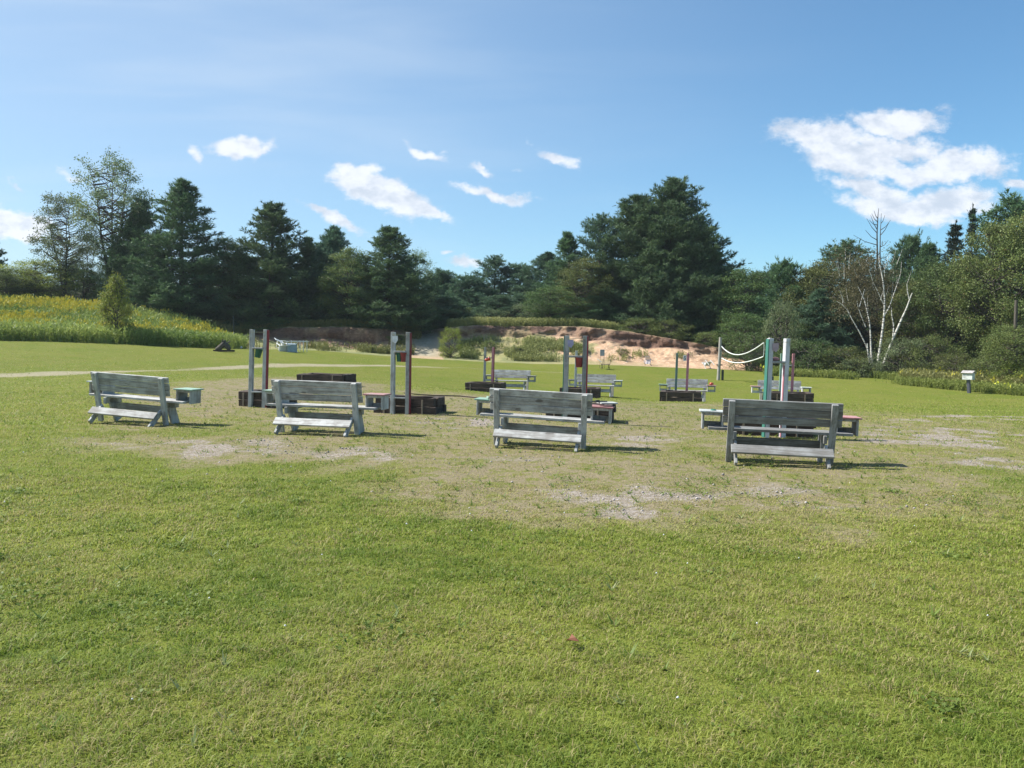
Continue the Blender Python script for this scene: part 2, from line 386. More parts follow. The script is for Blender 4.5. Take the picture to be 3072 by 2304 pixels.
M_bark, k, b = mat('bark'); co = ocoord(k); n_ = k.noise(k.mapv(co, (9, 9, 1.5)), 2, 5, .7)
k.l.new(k.mix(n_, (.03, .026, .022, 1), (.13, .11, .09, 1)), b.inputs['Base Color']); b.inputs['Roughness'].default_value = .9; bump(k, b, n_, .02)
M_birch, k, b = mat('birch_bark'); co = ocoord(k); n_ = k.noise(k.mapv(co, (1.5, 1.5, 9)), 1.6, 4, .6)
k.l.new(k.mix(k.ramp(n_, .50, .60), (.56, .54, .49, 1), (.06, .05, .045, 1)), b.inputs['Base Color']); b.inputs['Roughness'].default_value = .7

# ------------------------------------------------------------------ ground sheet
def axis(fine, lo, hi, g=1.12):
    a = [fine[0]]
    st = fine[2]; xs = list(np.arange(fine[0], fine[1] + 1e-6, st)); s = st; x = xs[-1]
    while x < hi: s *= g; x += s; xs.append(x)
    s = st; x = xs[0]; pre = []
    while x > lo: s *= g; x -= s; pre.append(x)
    return np.array(pre[::-1] + xs)
gx = axis((-17, 17, .13), -700, 700); gy = np.unique(np.r_[axis((2.0, 44, .13), -300, 46), np.arange(46, 62, .3), 62 + np.cumsum(.3 * 1.12 ** np.arange(50))]); gy = gy[gy < 1500]
GX, GY = np.meshgrid(gx, gy); GZ = gz(GX, GY)
# keep the sheet below the separately modelled bank
inb = (GX > -26.5) & (GX < 20.5) & (GY > 50.2) & (GY < 63.5); GZ = GZ - inb * .35
GZ += (fbm(GX, GY, .7, 3, 44) - .5) * .05 * (np.hypot(GX, GY) < 60)
w, g, p = masks(GX, GY)
cols = np.stack([w, g, p, np.ones_like(w)], -1).reshape(-1, 4)
ny, nx = GX.shape; I = np.arange(ny * nx).reshape(ny, nx)
FQ = np.stack([I[:-1, :-1], I[:-1, 1:], I[1:, 1:], I[1:, :-1]], -1).reshape(-1, 4)
me = np_mesh('ground', np.stack([GX, GY, GZ], -1).reshape(-1, 3), FQ, cols=cols)
me.polygons.foreach_set('use_smooth', [True] * len(me.polygons))
M_ground, k, b = mat('lawn'); co = ocoord(k)
at = k.new('ShaderNodeAttribute', attribute_name='mask'); sp = k.new('ShaderNodeSeparateColor'); k.l.new(at.outputs['Color'], sp.inputs[0])
wn_, gn_, pn_ = sp.outputs
big = k.noise(co, .16, 3, .5); mid = k.noise(co, 1.1, 4, .6); fine = k.noise(co, 14, 4, .7); vfine = k.noise(co, 60, 3, .7)
G1 = k.mix(k.ramp(big, .35, .65), (.118, .160, .018, 1), (.150, .176, .026, 1))
G1 = k.mix(k.ramp(mid, .35, .7), G1, k.mix(.5, G1, (.20, .185, .05, 1)))
G1 = k.mix(k.ramp(fine, .35, .7), G1, k.mix(1, G1, (.62, .66, .6, 1), 'MULTIPLY'))
G1 = k.mix(k.m('MULTIPLY', k.ramp(vfine, .4, .62), .35), G1, (.205, .205, .055, 1))
dirt = k.mix(k.ramp(vfine, .35, .65), (.33, .265, .20, 1), (.15, .112, .075, 1)); dirt = k.mix(k.ramp(fine, .4, .6), dirt, (.22, .185, .115, 1))
dirt = k.mix(k.ramp(k.noise(co, 3.5, 5, .7), .48, .60), dirt, (.15, .155, .045, 1))
grav = k.mix(k.ramp(vfine, .38, .62), (.16, .135, .115, 1), (.46, .41, .36, 1)); grav = k.mix(k.ramp(fine, .42, .60), grav, (.21, .175, .125, 1))
c = k.mix(k.m('MULTIPLY', wn_, .85), G1, dirt); c = k.mix(k.ramp(gn_, .15, .75), c, grav)
c = k.mix(k.m('MULTIPLY', pn_, .8), c, k.mix(k.ramp(fine, .3, .7), (.38, .33, .25, 1), (.27, .24, .155, 1)))
k.l.new(c, b.inputs['Base Color']); b.inputs['Roughness'].default_value = .95; b.inputs['Specular IOR Level'].default_value = .1
bump(k, b, k.m('ADD', fine, k.m('MULTIPLY', vfine, .5)), .03, .7)
tag(link('ground', me, M_ground), kind='structure')

# ------------------------------------------------------------------ sand bank
bx = np.arange(-27, 21.01, .10); by = np.arange(49.6, 64.2, .09); BX, BY = np.meshgrid(bx, by)
BZ = gz(BX, BY); top, prof, t, ramp, tal = bank_parts(BX, BY)
face = sstep(.05, .25, t) * (1 - sstep(1.0, 1.15, t)) * (1 - ramp)
BZ = BZ + face * (1 - .8 * sstep(.75, .85, t)) * ((fbm(BX, BY, 1.6, 5, 77, .6) - .5) * .26 + (np.abs(fbm(BX, BY * .4, 3.2, 3, 12) - .5)) * -.3) + .012
BZ += (t > 1.0) * (fbm(BX, BY, 1.1, 3, 5) - .5) * .18
edge = np.minimum.reduce([BX + 27, 21 - BX, BY - 49.6, 64.1 - BY]); BZ -= (1 - sstep(0, .6, edge)) * .5
BYs = BY - face * sstep(.80, .98, t) * .30 * fbm(BX, BY, 1.5, 3, 3) + face * sstep(.7, .85, t) * ((fbm(BX, BZ * 3.5, 1.1, 4, 27, .6) - .5) * .9)           # overhanging turf edge
soil = sstep(.80, .88, t) * (1 - sstep(1.0, 1.06, t)) * (1 - ramp)
leftm = 1 - sstep(-10.0, -8.6, BX); soil = np.maximum(soil, leftm * sstep(.15, .4, t) * (1 - sstep(1., 1.1, t)) * .85 * sstep(-19, -17, BX))
soil = soil * (.6 + .4 * sstep(.38, .52, fbm(BX, BZ * 2, .9, 4, 52)))
off_ = .22 * (1 - sstep(2.5, 5.5, BX)); sand = sstep(-.02, .12, t - off_ + (fbm(BX, BY, .8, 3, 2) - .5) * .35) * (1 - sstep(.97, 1.05, t))
weed = sstep(.42, .56, fbm(BX, BY, .55, 3, 61) + .16 * np.exp(-((BX + .8) / 3.4) ** 2) - .3 * sstep(4.5, 6.5, BX)) * (1 - soil)
green = np.clip(1 - sand * (1 - weed * .8), 0, 1); green = np.where(ramp > .35, np.minimum(green, .25), green)
sandflat = np.exp(-((BX - 12.5) / 7.5) ** 2) * sstep(-1.2, -.1, t) * (1 - sstep(.3, .6, t)); green = green * (1 - .9 * sandflat)
green = np.where(BX < -18.5, 1, green)
cols = np.stack([soil, green, ramp * sstep(-.2, .1, t) * (1 - sstep(1.3, 1.6, t)), np.ones_like(soil)], -1).reshape(-1, 4)
ny, nx = BX.shape; I = np.arange(ny * nx).reshape(ny, nx)
FQ = np.stack([I[:-1, :-1], I[:-1, 1:], I[1:, 1:], I[1:, :-1]], -1).reshape(-1, 4)
me = np_mesh('sand_bank', np.stack([BX, BYs, BZ], -1).reshape(-1, 3), FQ, cols=cols)
M_bank, k, b = mat('sandy_bank'); co = ocoord(k)
at = k.new('ShaderNodeAttribute', attribute_name='mask'); sp = k.new('ShaderNodeSeparateColor'); k.l.new(at.outputs['Color'], sp.inputs[0])
n1 = k.noise(co, 1.2, 5, .65); n2 = k.noise(k.mapv(co, (1, 1, 3)), 4, 4, .7)
s_ = k.mix(k.ramp(n1, .3, .7), (.52, .35, .22, 1), (.37, .23, .14, 1)); s_ = k.mix(k.ramp(n2, .52, .68), s_, (.60, .46, .33, 1)); s_ = k.mix(k.ramp(n2, .25, .42, 1, 0), s_, (.24, .155, .09, 1))
so = k.mix(k.ramp(n2, .3, .7), (.10, .055, .038, 1), (.20, .115, .078, 1))
gr = k.mix(k.ramp(n1, .35, .65), (.13, .16, .05, 1), (.26, .25, .10, 1))
tr = k.mix(k.ramp(n2, .3, .7), (.38, .34, .26, 1), (.27, .25, .16, 1))
c = k.mix(sp.outputs[0], s_, so); c = k.mix(k.m('MULTIPLY', sp.outputs[1], k.ramp(n2, .2, .5, .7, 1)), c, gr); c = k.mix(sp.outputs[2], c, tr)
k.l.new(c, b.inputs['Base Color']); b.inputs['Roughness'].default_value = .95; bump(k, b, k.m('ADD', n1, k.m('MULTIPLY', n2, .5)), .12, .8)
tag(link('sand_bank', me, M_bank), kind='structure')

# ------------------------------------------------------------------ grass blades
rs = np.random.RandomState(7)
def blades(bands, two, name, margin=.74):
    X = []; Y = []; Wd = []; Hh = []
    for (a, b_, den, wd, h0, h1) in bands:
        n = int(margin * (b_ * b_ - a * a) * den); u = rs.rand(n); y = np.sqrt(a * a + u * (b_ * b_ - a * a)); x = (rs.rand(n) * 2 - 1) * margin * y
        w, g, p = masks(x, y)
        cl = fbm(x, y, 3.2, 3, 90) * .6 + .4 * sstep(.34, .66, fbm(x, y, 8.5, 3, 91))
        keep = rs.rand(n) < (1 - .8 * sstep(18, 46, y)) * np.clip((1 - .60 * w) * (1 - .85 * g) * (1 - .9 * p) * (.55 + .9 * cl), 0, 1)
        x, y, w, g, cl = x[keep], y[keep], w[keep], g[keep], cl[keep]
        X.append(x); Y.append(y); Wd.append(np.full(len(x), wd) * (.7 + .6 * rs.rand(len(x)))); Hh.append((h0 + (h1 - h0) * rs.rand(len(x)) ** 1.6) * (1 - .35 * w) * (.35 + 1.25 * cl))
    x = np.concatenate(X); y = np.concatenate(Y); wd = np.concatenate(Wd); h = np.concatenate(Hh); n = len(x)
    z = gz(x, y) + (fbm(x, y, .7, 3, 44) - .5) * .05 - .004
    w, g, p = masks(x, y)
    pat = fbm(x, y, .45, 4, 71); pat2 = fbm(x, y, 2.6, 4, 72)
    straw = np.clip(sstep(.42, .66, pat) * .5 + sstep(.45, .7, pat2) * .45 + w * .55, 0, .95)
    c3 = fbm(x, y, 5.5, 3, 93); tint = np.clip(rs.rand(n) * .42 + straw * .5 + (c3 - .5) * .75 + .04, 0, .9); dry = rs.rand(n) < (.06 + .38 * straw); tint = np.where(dry | (rs.rand(n) < w * .55), .97, tint)
    az = rs.rand(n) * 2 * np.pi; fx, fy = np.cos(az), np.sin(az)
    lean = .3 + 1.5 * rs.rand(n)
    sx, sy = -fy * wd / 2, fx * wd / 2
    a0 = np.stack([x - sx, y - sy, z], -1); a1 = np.stack([x + sx, y + sy, z], -1)
    if two:
        mx, my, mz = x + fx * h * lean * .28, y + fy * h * lean * .28, z + h * .6
        b0 = np.stack([mx - sx * .8, my - sy * .8, mz], -1); b1 = np.stack([mx + sx * .8, my + sy * .8, mz], -1)
        tp = np.stack([x + fx * h * lean, y + fy * h * lean, z + h * (1.0 - .22 * lean)], -1)
        V = np.stack([a0, a1, b0, b1, tp], 1).reshape(-1, 3); o = np.arange(n)[:, None] * 5
        Ft = (o[:, :, None] + np.array([[0, 1, 3], [0, 3, 2], [2, 3, 4]])[None]).reshape(-1, 3); return V, Ft, np.repeat(tint, 5)
    tp = np.stack([x + fx * h * lean * .8, y + fy * h * lean * .8, z + h * (1 - .2 * lean)], -1)
    V = np.stack([a0, a1, tp], 1).reshape(-1, 3); return V, np.arange(3 * n).reshape(-1, 3), np.repeat(tint, 3)
M_grass = leaf_mat('grass_blades', (.135, .210, .026), (.40, .415, .085), (.40, .31, .18), .45, .4)
V, Ft, tn = blades([(2.3, 4, 14000, .0038, .016, .048), (4, 6, 9500, .0048, .016, .046), (6, 9, 5200, .0068, .018, .046)], True, 'n')
V2, F2, t2 = blades([(9, 13, 2600, .010, .02, .05), (13, 20, 800, .017, .022, .052), (20, 32, 150, .028, .02, .045), (32, 46, 45, .04, .02, .04)], False, 'f')
me = np_mesh('grass', np.concatenate([V, V2]), np.concatenate([Ft, F2 + len(V)]), tint=np.r_[tn, t2])
tag(link('grass', me, M_grass), 'mown lawn of mixed green and straw coloured grass blades', 'grass', kind='stuff')

# broad tufts, clover and pale seed spots
def tufts(name, n, mat_, label, cat, yr, size, seed, only=None):
    r = np.random.RandomState(seed); y = np.sqrt(r.uniform(yr[0] ** 2, yr[1] ** 2, n)); x = (r.rand(n) * 2 - 1) * .72 * y
    if only is not None:
        kp = only(x, y, r); x, y = x[kp], y[kp]
    z = gz(x, y); n = len(x); k_ = 7; V = []; 
    az = r.rand(n, k_) * 6.283; ln = size * (.5 + r.rand(n, k_)); up = .25 + .9 * r.rand(n, k_)
    tip = np.stack([x[:, None] + np.cos(az) * ln, y[:, None] + np.sin(az) * ln, z[:, None] + ln * up], -1)
    ww = ln * .13
    a = np.stack([x[:, None] - np.sin(az) * ww, y[:, None] + np.cos(az) * ww, np.repeat(z[:, None], k_, 1)], -1)
    c = np.stack([x[:, None] + np.sin(az) * ww, y[:, None] - np.cos(az) * ww, np.repeat(z[:, None], k_, 1)], -1)
    V = np.stack([a, c, tip], 2).reshape(-1, 3)
    me = np_mesh(name, V, np.arange(len(V)).reshape(-1, 3), tint=np.repeat(r.rand(n * k_) * .8, 3))
    return tag(link(name, me, mat_), label, cat, kind='stuff')
M_pale = leaf_mat('pale_coarse_blades', (.20, .29, .10), (.42, .46, .22), None, .4)
M_tuft = leaf_mat('lush_tufts', (.11, .18, .03), (.22, .30, .07), None, .4)
tufts('weed_tufts', 2200, M_tuft, 'scattered lush weed tufts growing in the thin grass', 'weeds', (3, 22), .05, 5, lambda x, y, r: r.rand(len(x)) < (.25 + masks(x, y)[0]))

tufts('coarse_grass', 170, M_pale, 'pale coarse grass tufts standing above the mown lawn', 'grass', (2.6, 9), .05, 15, lambda x, y, r: r.rand(len(x)) < sstep(.42, .62, fbm(x, y, .9, 3, 33)))
def clover(n, seed):
    r = np.random.RandomState(seed); V = []; Fc = []; T = []; nb = 0; cy = np.sqrt(r.uniform(2.6 ** 2, 12 ** 2, n)); cx = (r.rand(n) * 2 - 1) * .7 * cy
    X = []; Y = []; S = []
    for a, b_ in zip(cx, cy):
        m = r.randint(30, 130); sg = r.uniform(.05, .22); X.append(a + r.normal(size=m) * sg); Y.append(b_ + r.normal(size=m) * sg); S.append(np.full(m, .007 + .005 * r.rand()))
    x = np.concatenate(X); y = np.concatenate(Y); s_ = np.concatenate(S) * (.6 + .8 * r.rand(len(x))); z = gz(x, y) + .018 + .022 * r.rand(len(x)); n = len(x)
    c = np.stack([x, y, z], -1); nn = r.normal(size=(n, 3)) * .45 + np.array([0, 0, 1]); nn /= np.linalg.norm(nn, axis=1)[:, None]
    u = np.cross(nn, r.normal(size=(n, 3))); u /= np.linalg.norm(u, axis=1)[:, None]; v = np.cross(nn, u); q = []
    for i in range(6): q.append(c + (u * math.cos(i * 1.047) + v * math.sin(i * 1.047)) * s_[:, None] * (1 if i % 2 else .7))
    V = np.stack(q, 1).reshape(-1, 3); o = np.arange(n)[:, None] * 6
    return np_mesh('clover', V, o + np.arange(6)[None], tint=np.repeat(r.rand(n) * .8, 6))
M_clov = leaf_mat('clover_leaves', (.12, .20, .035), (.22, .31, .07), None, .4)
tag(link('clover', clover(110, 9), M_clov), 'low patches of clover and broad lawn weeds among the grass', 'clover', kind='stuff')

# ------------------------------------------------------------------ trees
def tuft_mesh(name, C, D, Tn, r, k=6, L=.26, Wd=.05, spread=.8):
    n = len(C); C = np.repeat(C, k, 0); D = np.repeat(D, k, 0) + r.normal(size=(n * k, 3)) * spread * .6
    D /= np.linalg.norm(D, axis=1)[:, None] + 1e-9
    S = np.cross(D, r.normal(size=D.shape)); S /= np.linalg.norm(S, axis=1)[:, None] + 1e-9
    ln = L * (.6 + .7 * r.rand(n * k))[:, None]; B = C - D * ln * .25
    V = np.stack([B - S * Wd * .5, B + S * Wd * .5, C + D * ln], 1).reshape(-1, 3)
    t = np.clip(np.repeat(Tn, k) + (r.rand(n * k) - .5) * .25, 0, .92)
    return np_mesh(name, V, np.arange(len(V)).reshape(-1, 3), tint=np.repeat(t, 3))
def pine_data(seed, H, Rr, prof, cb=.06, dens=1., upt=.9, L=.28, Wd=.062, leaders=((0, 0, 1.),), whorl=.42, k=6):
    r = np.random.RandomState(seed); tb = Tubes(); C = []; D = []; T = []
    for (lx, ly, sc_) in leaders:
        Hh = H * sc_
        base = np.array([0, 0, 0.]); pth = []
        for s in np.linspace(0, 1, 8):
            b_ = sstep(.15, .6, np.array(s)); pth.append([lx * b_ + .08 * math.sin(7 * s + seed), ly * b_, Hh * s])
        pth = np.array(pth); tb.add(pth, np.linspace(H * .018, .02, 8), 7)
        h = cb * H
        while h < Hh * .985:
            t = h / Hh; cx = np.interp(h, pth[:, 2], pth[:, 0]); cy = np.interp(h, pth[:, 2], pth[:, 1])
            rr = Rr * np.interp(t, prof[0], prof[1]); nb = max(3, int((5 + 2 * (1 - t)) * dens)); a0 = r.rand() * 6.28
            for j in range(nb):
                az = a0 + 6.283 * j / nb + r.normal() * .25; Lb = rr * (.62 + .55 * r.rand() ** .7) + .15
                e = R(-6 + 52 * t ** 2 * upt + 8 * r.normal()); d = np.array([math.cos(az) * math.cos(e), math.sin(az) * math.cos(e), math.sin(e)])
                droop = -.10 * (1 - t); hj = h + r.normal() * .12
                def bp(s): return np.array([cx, cy, hj]) + d * Lb * s + np.array([0, 0, 1]) * Lb * (droop * 2 * s * (1 - s) + .22 * s ** 2.2)
                if Lb > .8: tb.add(np.array([bp(s) for s in (0, .35, .7, .95)]), [.012 * Lb + .012, .01 * Lb + .008, .012, .006], 3)
                bt = .25 + .5 * r.rand()
                s = .22 if t < .8 else .1; ds = max(.05, .27 / Lb)
                side = np.array([-math.sin(az), math.cos(az), 0])
                for q_ in range(max(2, int(Lb * 2.0))):
                    sp_ = 1 - .75 * r.rand() ** 1.4; pc = bp(min(1, sp_)) + side * r.normal() * .28 * Lb * (1.1 - sp_) + np.array([0, 0, .10]); nn = 11
                    vv = r.normal(size=(nn, 3)); vv /= np.linalg.norm(vv, axis=1)[:, None]; pr_ = min(.46, .10 + .15 * Lb)
                    C.append(pc + vv * np.array([1, 1, .55]) * pr_ * (.5 + .6 * r.rand(nn))[:, None]); D.append(vv + np.array([0, 0, .45])); T.append(np.full(nn, bt + .12 + .2 * r.normal()))
                while s < 1.0:
                    for sg in (-1, 1):
                        if r.rand() < .35: continue
                        tl = ((1 - s) * Lb * .42 + .28) * (.6 + .7 * r.rand()); td = d * .75 + side * sg * (.75 if s < .9 else .3) + np.array([0, 0, .18 + .25 * r.rand()]); td /= np.linalg.norm(td)
                        m = max(2, int(tl / .17)); q = (np.arange(m) + .6 + r.rand() * .5) / m
                        C.append(bp(s)[None] + td[None] * tl * q[:, None] + r.normal(size=(m, 3)) * .05)
                        D.append(np.repeat((td + np.array([0, 0, .35]))[None], m, 0)); T.append(np.full(m, bt + (q - .5) * .3))
                    s += ds
            h += whorl * (.7 + .6 * r.rand()) * (1 if t < .75 else .75)
        nsp = 26; hh = r.rand(nsp) ** .8; a_ = r.rand(nsp) * 6.283; rr_ = (1 - hh) * .26 * (Rr / 3.6)
        C.append(np.stack([lx + np.cos(a_) * rr_, ly + np.sin(a_) * rr_, Hh * (.955 + .075 * hh)], -1)); D.append(np.stack([np.cos(a_) * .5, np.sin(a_) * .5, np.full(nsp, 1.)], -1)); T.append(np.full(nsp, .5))
        for q_ in range(4):
            a1 = r.rand() * 6.283; b1 = r.uniform(.25, .6) * Rr / 3.6; tl_ = np.linspace(0, 1, 9); C.append(np.stack([lx + math.cos(a1) * b1 * (.4 + tl_ * .6), ly + math.sin(a1) * b1 * (.4 + tl_ * .6), Hh * (.90 + .09 * tl_ * r.uniform(.6, 1))], -1)); D.append(np.repeat(np.array([[math.cos(a1) * .35, math.sin(a1) * .35, 1.]]), 9, 0)); T.append(np.full(9, .45))
    C = np.concatenate(C); D = np.concatenate(D); T = np.concatenate(T)
    return tuft_mesh('pine_crown', C, D, T, r, k, L, Wd), tb.mesh('pine_trunk')
def dec_data(seed, H, Rr, base=.25, ncl=90, lpc=130, cr=.55, leaf=.12, trunks=1, surf=.55, flat=1., squeeze=None, topbias=0):
    r = np.random.RandomState(seed); tb = Tubes(); C = []; T = []; cz = H * (base + (1 - base) * .5); hz = H * (1 - base) * .5
    trs = []
    for q in range(trunks):
        a = 6.28 * q / trunks + r.rand(); sp = Rr * (.0 if trunks == 1 else .45); pts = [[math.cos(a) * sp * s ** 1.2 * (1) + .12 * r.normal() * s, math.sin(a) * sp * s ** 1.2 + .12 * r.normal() * s, H * .9 * s] for s in np.linspace(0, 1, 7)]
        pts = np.array(pts); trs.append(pts); tb.add(pts, np.linspace(H * .016 / math.sqrt(trunks) + .02, .015, 7), 6)
    lob = r.normal(size=(7, 3)); lob /= np.linalg.norm(lob, axis=1)[:, None]
    for q in range(ncl):
        v = r.normal(size=3); v /= np.linalg.norm(v); rad = r.rand() ** (1 / 3.) * (1 - surf) + surf * (.75 + .3 * r.rand())
        lump = .82 + .30 * max(0, float((lob @ v).max()) - .55) / .45
        zz = v[2]
        wq = 1. if squeeze is None else np.interp((zz + 1) / 2, squeeze[0], squeeze[1])
        c = np.array([v[0] * Rr * rad * lump * wq, v[1] * Rr * rad * lump * wq, cz + zz * hz * rad * (.85 + .18 * lump)])
        tr = trs[r.randint(len(trs))]; hs = max(.12 * H, c[2] - (.25 + .3 * r.rand()) * math.hypot(c[0], c[1]) - .25 * r.rand() * H * .3)
        st = np.array([np.interp(hs, tr[:, 2], tr[:, 0]), np.interp(hs, tr[:, 2], tr[:, 1]), min(hs, H * .88)])
        mid = (st + c) / 2 + np.array([0, 0, -.06 * np.linalg.norm(c - st)]) + r.normal(size=3) * .1
        ln = np.linalg.norm(c - st); tb.add(np.array([st, mid, c]), [.012 + .012 * ln, .01 + .006 * ln, .006], 4)
        n = int(lpc * (.6 + .8 * r.rand())); k_ = r.normal(size=(n, 3)) * cr * .55 * np.array([1, 1, .62 * flat]); C.append(c + k_)
        T.append(np.full(n, .2 + .5 * r.rand()) + (r.rand(n) - .5) * .35)
        for _ in range(2):
            e = c + r.normal(size=3) * cr * .7; tb.add(np.array([c, e]), [.008, .004], 3)
    C = np.concatenate(C); T = np.concatenate(T); n = len(C)
    nr = r.normal(size=(n, 3)) + np.array([0, 0, .6]); nr /= np.linalg.norm(nr, axis=1)[:, None]
    u = np.cross(nr, r.normal(size=(n, 3))); u /= np.linalg.norm(u, axis=1)[:, None]; v = np.cross(nr, u); sz = leaf * (.6 + .7 * r.rand(n))[:, None]
    V = np.stack([C - u * sz * .5, C - v * sz * .3, C + u * sz * .5, C + v * sz * .3], 1).reshape(-1, 3)
    tt = np.clip(T, 0, .92); dry = r.rand(n) < .02; tt = np.where(dry, .99, tt)
    return np_mesh('leaf_crown', V, np.arange(4 * n).reshape(-1, 4), tint=np.repeat(tt, 4)), tb.mesh('leaf_trunk')

PR_cone = ([0, .1, .25, .5, .75, .9, 1], [.8, 1, .95, .68, .36, .14, .02])
PR_full = ([0, .12, .35, .55, .62, .8, .93, 1], [.8, 1, .92, .70, .62, .36, .17, .03])
PR_broad = ([0, .1, .3, .5, .62, .72, .85, .95, 1], [.85, 1, .98, .84, .66, .56, .46, .30, .08])
PR_col = ([0, .2, .5, .8, 1], [.7, .95, 1, .7, .15])
PR_gap = ([0, .12, .3, .4, .5, .6, .75, .88, 1], [.85, 1, .92, .78, .72, .52, .40, .22, .03])
PROTO = {
 'pA': (pine_data(1, 14, 3.6, PR_gap, .03), 14, 3.6), 'pB': (pine_data(2, 13, 3.8, PR_full, .03), 13, 3.8), 'pC': (pine_data(3, 11, 3.2, PR_cone, .03), 11, 3.2),
 'pD': (pine_data(4, 12, 3.4, PR_full, .03, 1, 1.1, leaders=((0, 0, 1.), (.9, .3, .82))), 12, 3.4), 'pE': (pine_data(5, 9, 3.4, PR_broad, .03), 9, 3.4),
 'pG': (pine_data(6, 16, 5.0, ([0, .1, .3, .5, .62, .72, .85, .95, 1], [.9, 1, .95, .78, .64, .50, .36, .2, .03]), .02, 1.15, leaders=((-.4, 0, 1.), (2.1, -.6, .90), (-1.4, .8, .72))), 16, 5.0),
 'pT': (pine_data(8, 14, 2.6, ([0, .3, .6, .8, .9, 1], [.7, .8, .8, .85, .6, .1]), .1, .8, 1.3, whorl=.6), 14, 2.6),
 'sp': (pine_data(9, 14, 2.0, ([0, .1, .5, 1], [1, 1, .6, .04]), .03, 1, .3, .17, .05, whorl=.36), 14, 2.0),
 'dA': (dec_data(11, 13, 3.2, .38, 150, 80, .5, .15, 3, .5, 1.2), 13, 3.2), 'dB': (dec_data(12, 11, 2.9, .3, 130, 95, .5, .15, 3, .5, 1.1), 11, 2.9),
 'dC': (dec_data(13, 9, 3.0, .12, 130, 170, .62, .13, 1), 9, 3.0), 'dD': (dec_data(14, 11, 3.4, .10, 170, 170, .65, .14, 2), 11, 3.4),
 'bA': (dec_data(15, 3, 1.9, .0, 70, 150, .38, .085, 4, .6), 3, 1.9), 'bB': (dec_data(16, 2.6, 1.5, .0, 55, 150, .34, .08, 3, .6), 2.6, 1.5),
 'bS': (dec_data(17, 3.4, 1.05, .02, 120, 75, .26, .085, 2, .3, 1.3, ([0, .2, .5, .8, 1], [.8, 1.1, .9, .5, .25])), 3.4, 1.05),
 'dE': (dec_data(18, 12, 4.2, .06, 230, 190, .7, .14, 2), 12, 4.2),
}
for _k, (_d, _h, _r) in list(PROTO.items()):
    _c = np.empty(len(_d[0].vertices) * 3, np.float32); _d[0].vertices.foreach_get('co', _c); _c = _c.reshape(-1, 3)
    PROTO[_k] = (_d, float(_c[:, 2].max()), float(np.percentile(np.abs(_c[:, 0]), 99.3)))
def tree(name, proto, px, topy, hw, Y, leafm, label, cat='tree', group=None, seed=0, sink=.1, basey=None):
    (cm, tm), H0, R0 = PROTO[proto]
    X, Y, z = place(px, Y); zt = P(px, topy, Y).z; H = max(.6, zt - z + sink); Rw = hw / F * Y
    o = thing(name, label, cat, (X, Y, z - sink), seed * 1.7, group)
    s = (Rw / R0, Rw / R0, H / H0)
    def mm(src, mtl):
        key = (src.name, mtl.name)
        if key not in MC:
            q = src if not src.materials else src.copy()
            if src.materials: q.materials.clear()
            q.materials.append(mtl); MC[key] = q
        return MC[key]
    c = link('crown' if cat != 'bush' else 'foliage', mm(cm, leafm), parent=o); t = link('trunk' if cat != 'bush' else 'stems', mm(tm, M_bark), parent=o)
    c.scale = s; t.scale = s
    return o
MC = {}
GL, GC, GR = 'trees along the left of the clearing', 'trees behind the sand bank', 'trees along the right edge'
